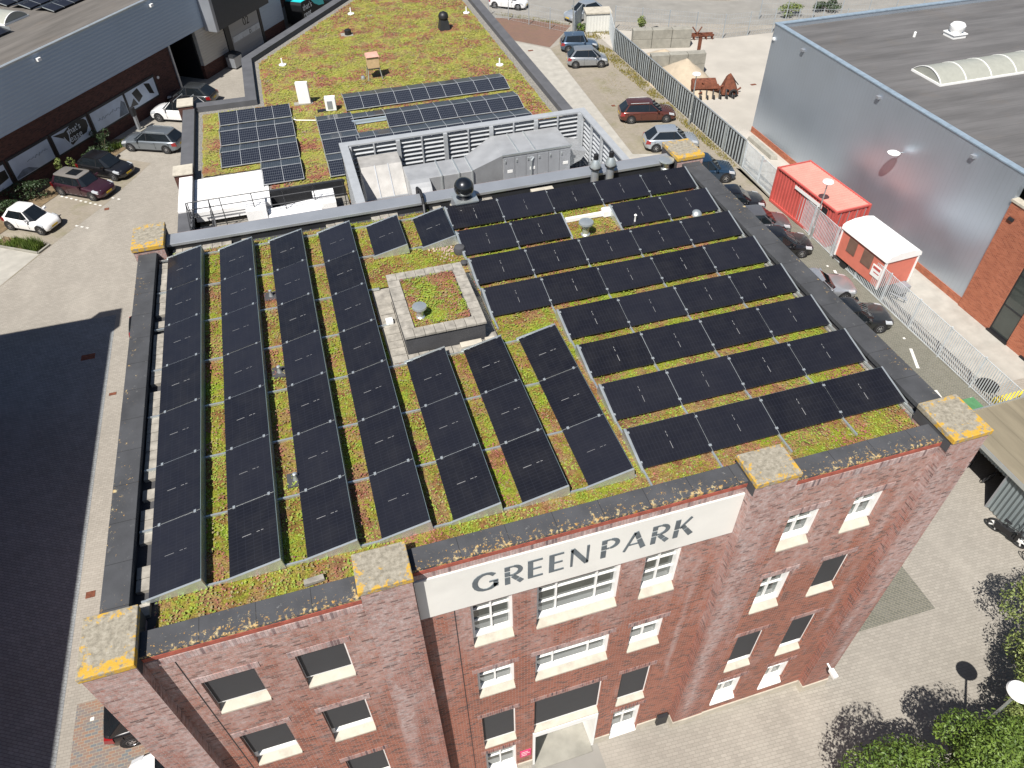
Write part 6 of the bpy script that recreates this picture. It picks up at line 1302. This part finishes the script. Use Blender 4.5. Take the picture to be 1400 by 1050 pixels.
shrub("leafy_tree", "bright green leafy tree at the bottom right casting a shadow on the paving", 18.2, -5.45, 2.5, 1.7, 4.6, 15000, .058, MT['leaf'], 11, "tree", .6, 14)
shrub("leafy_tree", "green leafy tree in the corner right behind the big disc lamp pole", 21.3, -5.7, 2.2, 1.4, 3.3, 13000, .058, MT['leaf'], 12, "tree", .5, 13)
shrub("leafy_tree", "yellow green leafy tree at the right edge above the big disc lamp", 24.3, -4.8, 2.0, 1.4, 3.2, 12000, .058, MT['leaf_pale'], 13, "tree", .5, 13)
shrub("leafy_tree", "thin leafy tree at the right edge throwing speckled shade on the paving", 25.9, -2.7, 1.8, 1.6, 4.0, 7000, .058, MT['leaf_pale'], 14, "tree", .6, 11)
shrub("leafy_tree", "green tree below the photo edge left of the corner trees", 16.4, -8.2, 1.8, 1.6, 4.2, 3000, .09, MT['leaf'], 15, "tree", .6, 11)
shrub("hedge_tree", "large green tree standing in front of the sign facade below the photo", 9.0, -22.0, 4.5, 3.5, 8.5, 4500, .16, MT['leaf'], 16, "tree", 1.5, 16)
shrub("bush", "yellow green bush growing by the far concrete bay", 38.3, 58.9, .9, .7, 1.9, 700, .10, MT['leaf_pale'], 21, "bush", .1, 6)
shrub("bush", "dark bush in the bed between the plum car and the banner wall", -14.2, 44.3, 1.7, .8, 1.3, 900, .09, MT['hedge'], 22, "bush", .05, 8)
shrub("bush", "low dark green shrub under the pale car photo banner", -15.6, 42.6, 1.3, .9, 1.1, 800, .09, MT['hedge'], 23, "bush", .05, 7)
shrub("bush", "small light green shrub just behind the roof of the plum car", -11.9, 46.6, .7, .6, 1.5, 420, .08, MT['leaf_pale'], 24, "bush", .05, 5)
shrub("bush", "brownish bush against the wall below the black logo banner", -9.9, 50.2, .9, .7, 1.7, 600, .08, MT['hedge'], 25, "bush", .05, 6)
shrub("bush", "green bush right of the black logo banner by the parked black hatchback", -10.6, 48.6, .9, .7, 1.1, 500, .08, MT['hedge'], 26, "bush", .05, 6)
shrub("bush", "bright green bush beyond the corner of the silver hall roof", 55.2, 59.9, 1.9, 1.0, 1.2, 900, .11, MT['leaf_pale'], 27, "bush", .05, 8)
shrub("bush", "grey green bush behind the silver hall roof by the mesh fence", 59.9, 59.7, 1.9, 1.0, 1.3, 900, .11, MT['hedge'], 28, "bush", .05, 8)
shrub("bush", "green bush behind the far grey bar gate by the cabinet", 33.6, 62.6, .6, .6, .9, 300, .09, MT['leaf'], 29, "bush", .02, 5)
def tufts(mb, poly, n, h, seed, wd=.02, lean=.35):
    q = random.Random(seed); xs = [p[0] for p in poly]; ys = [p[1] for p in poly]; k = 0
    while k < n:
        x, y = q.uniform(min(xs), max(xs)), q.uniform(min(ys), max(ys))
        if not inside(poly, x, y): continue
        if noise.noise((x*.9, y*.9, seed)) < q.uniform(-.5, .25): k += 1; continue
        k += 1; a = q.uniform(0, 6.283); l = h*q.uniform(.5, 1.3); dx, dy_ = math.cos(a), math.sin(a); e = lean*l*q.uniform(.2, 1)
        mb.add([(x-dy_*wd, y+dx*wd, 0), (x+dy_*wd, y-dx*wd, 0), (x+dx*e, y+dy_*e, l)], [(0, 1, 2)])
    return mb
def cover(name, polys, n, h, m, seed, wd=.02):
    mb = MB()
    for i, p in enumerate(polys): tufts(mb, p, n, h, seed+i, wd)
    o = mb.build(name, m); o["kind"] = "stuff"; return o
bedA = [(-15.6, 38.7), (-12.9, 36.95), (-12.35, 37.65), (-15.2, 39.6)]; bedB = [(-10.7, 50.2), (-8.2, 51.8), (-7.7, 51.2), (-10.4, 49.4)]
sheet("soil_bed", bedA, .05, MT['soil']); sheet("soil_bed", bedB, .05, MT['soil']); sheet("soil_bed", [(-17.5, 41.0), (-15.6, 39.9), (-7.5, 51.6), (-9.6, 52.3)], .03, MT['soil'])
cover("grass", [bedA, bedB], 1500, .32, MT['grass'], 41, .03)
cover("tall_grass", [[(-13.8, 37.5), (-12.9, 37.0), (-12.45, 37.55), (-13.4, 38.3)]], 900, .6, MT['grass'], 45, .025)
cover("weeds", [[(33.3, 60.5), (34.5, 57.0), (34.5, 33.0), (33.9, 33.0), (33.6, 45.0), (33.0, 56.0)]], 5200, .16, MT['weeds'], 47, .035)
cover("weeds", [[(27.2, 69.9), (33.0, 64.6), (33.3, 65.0), (27.5, 70.3)], [(33.2, 60.0), (36, 60.0), (36.2, 63.4), (33.4, 63.4)]], 900, .22, MT['weeds'], 51, .04)
cover("grass", [[(30, 76), (43, 70), (43, 74), (30, 80)], [(43, 70), (54, 66), (54, 70), (43, 74)]], 2500, .35, MT['grass'], 57, .08)
cover("weeds", [[(29.0, 41.0), (31.5, 43.5), (33, 52.5), (30.3, 50.5)]], 700, .05, MT['weeds'], 61, .03)
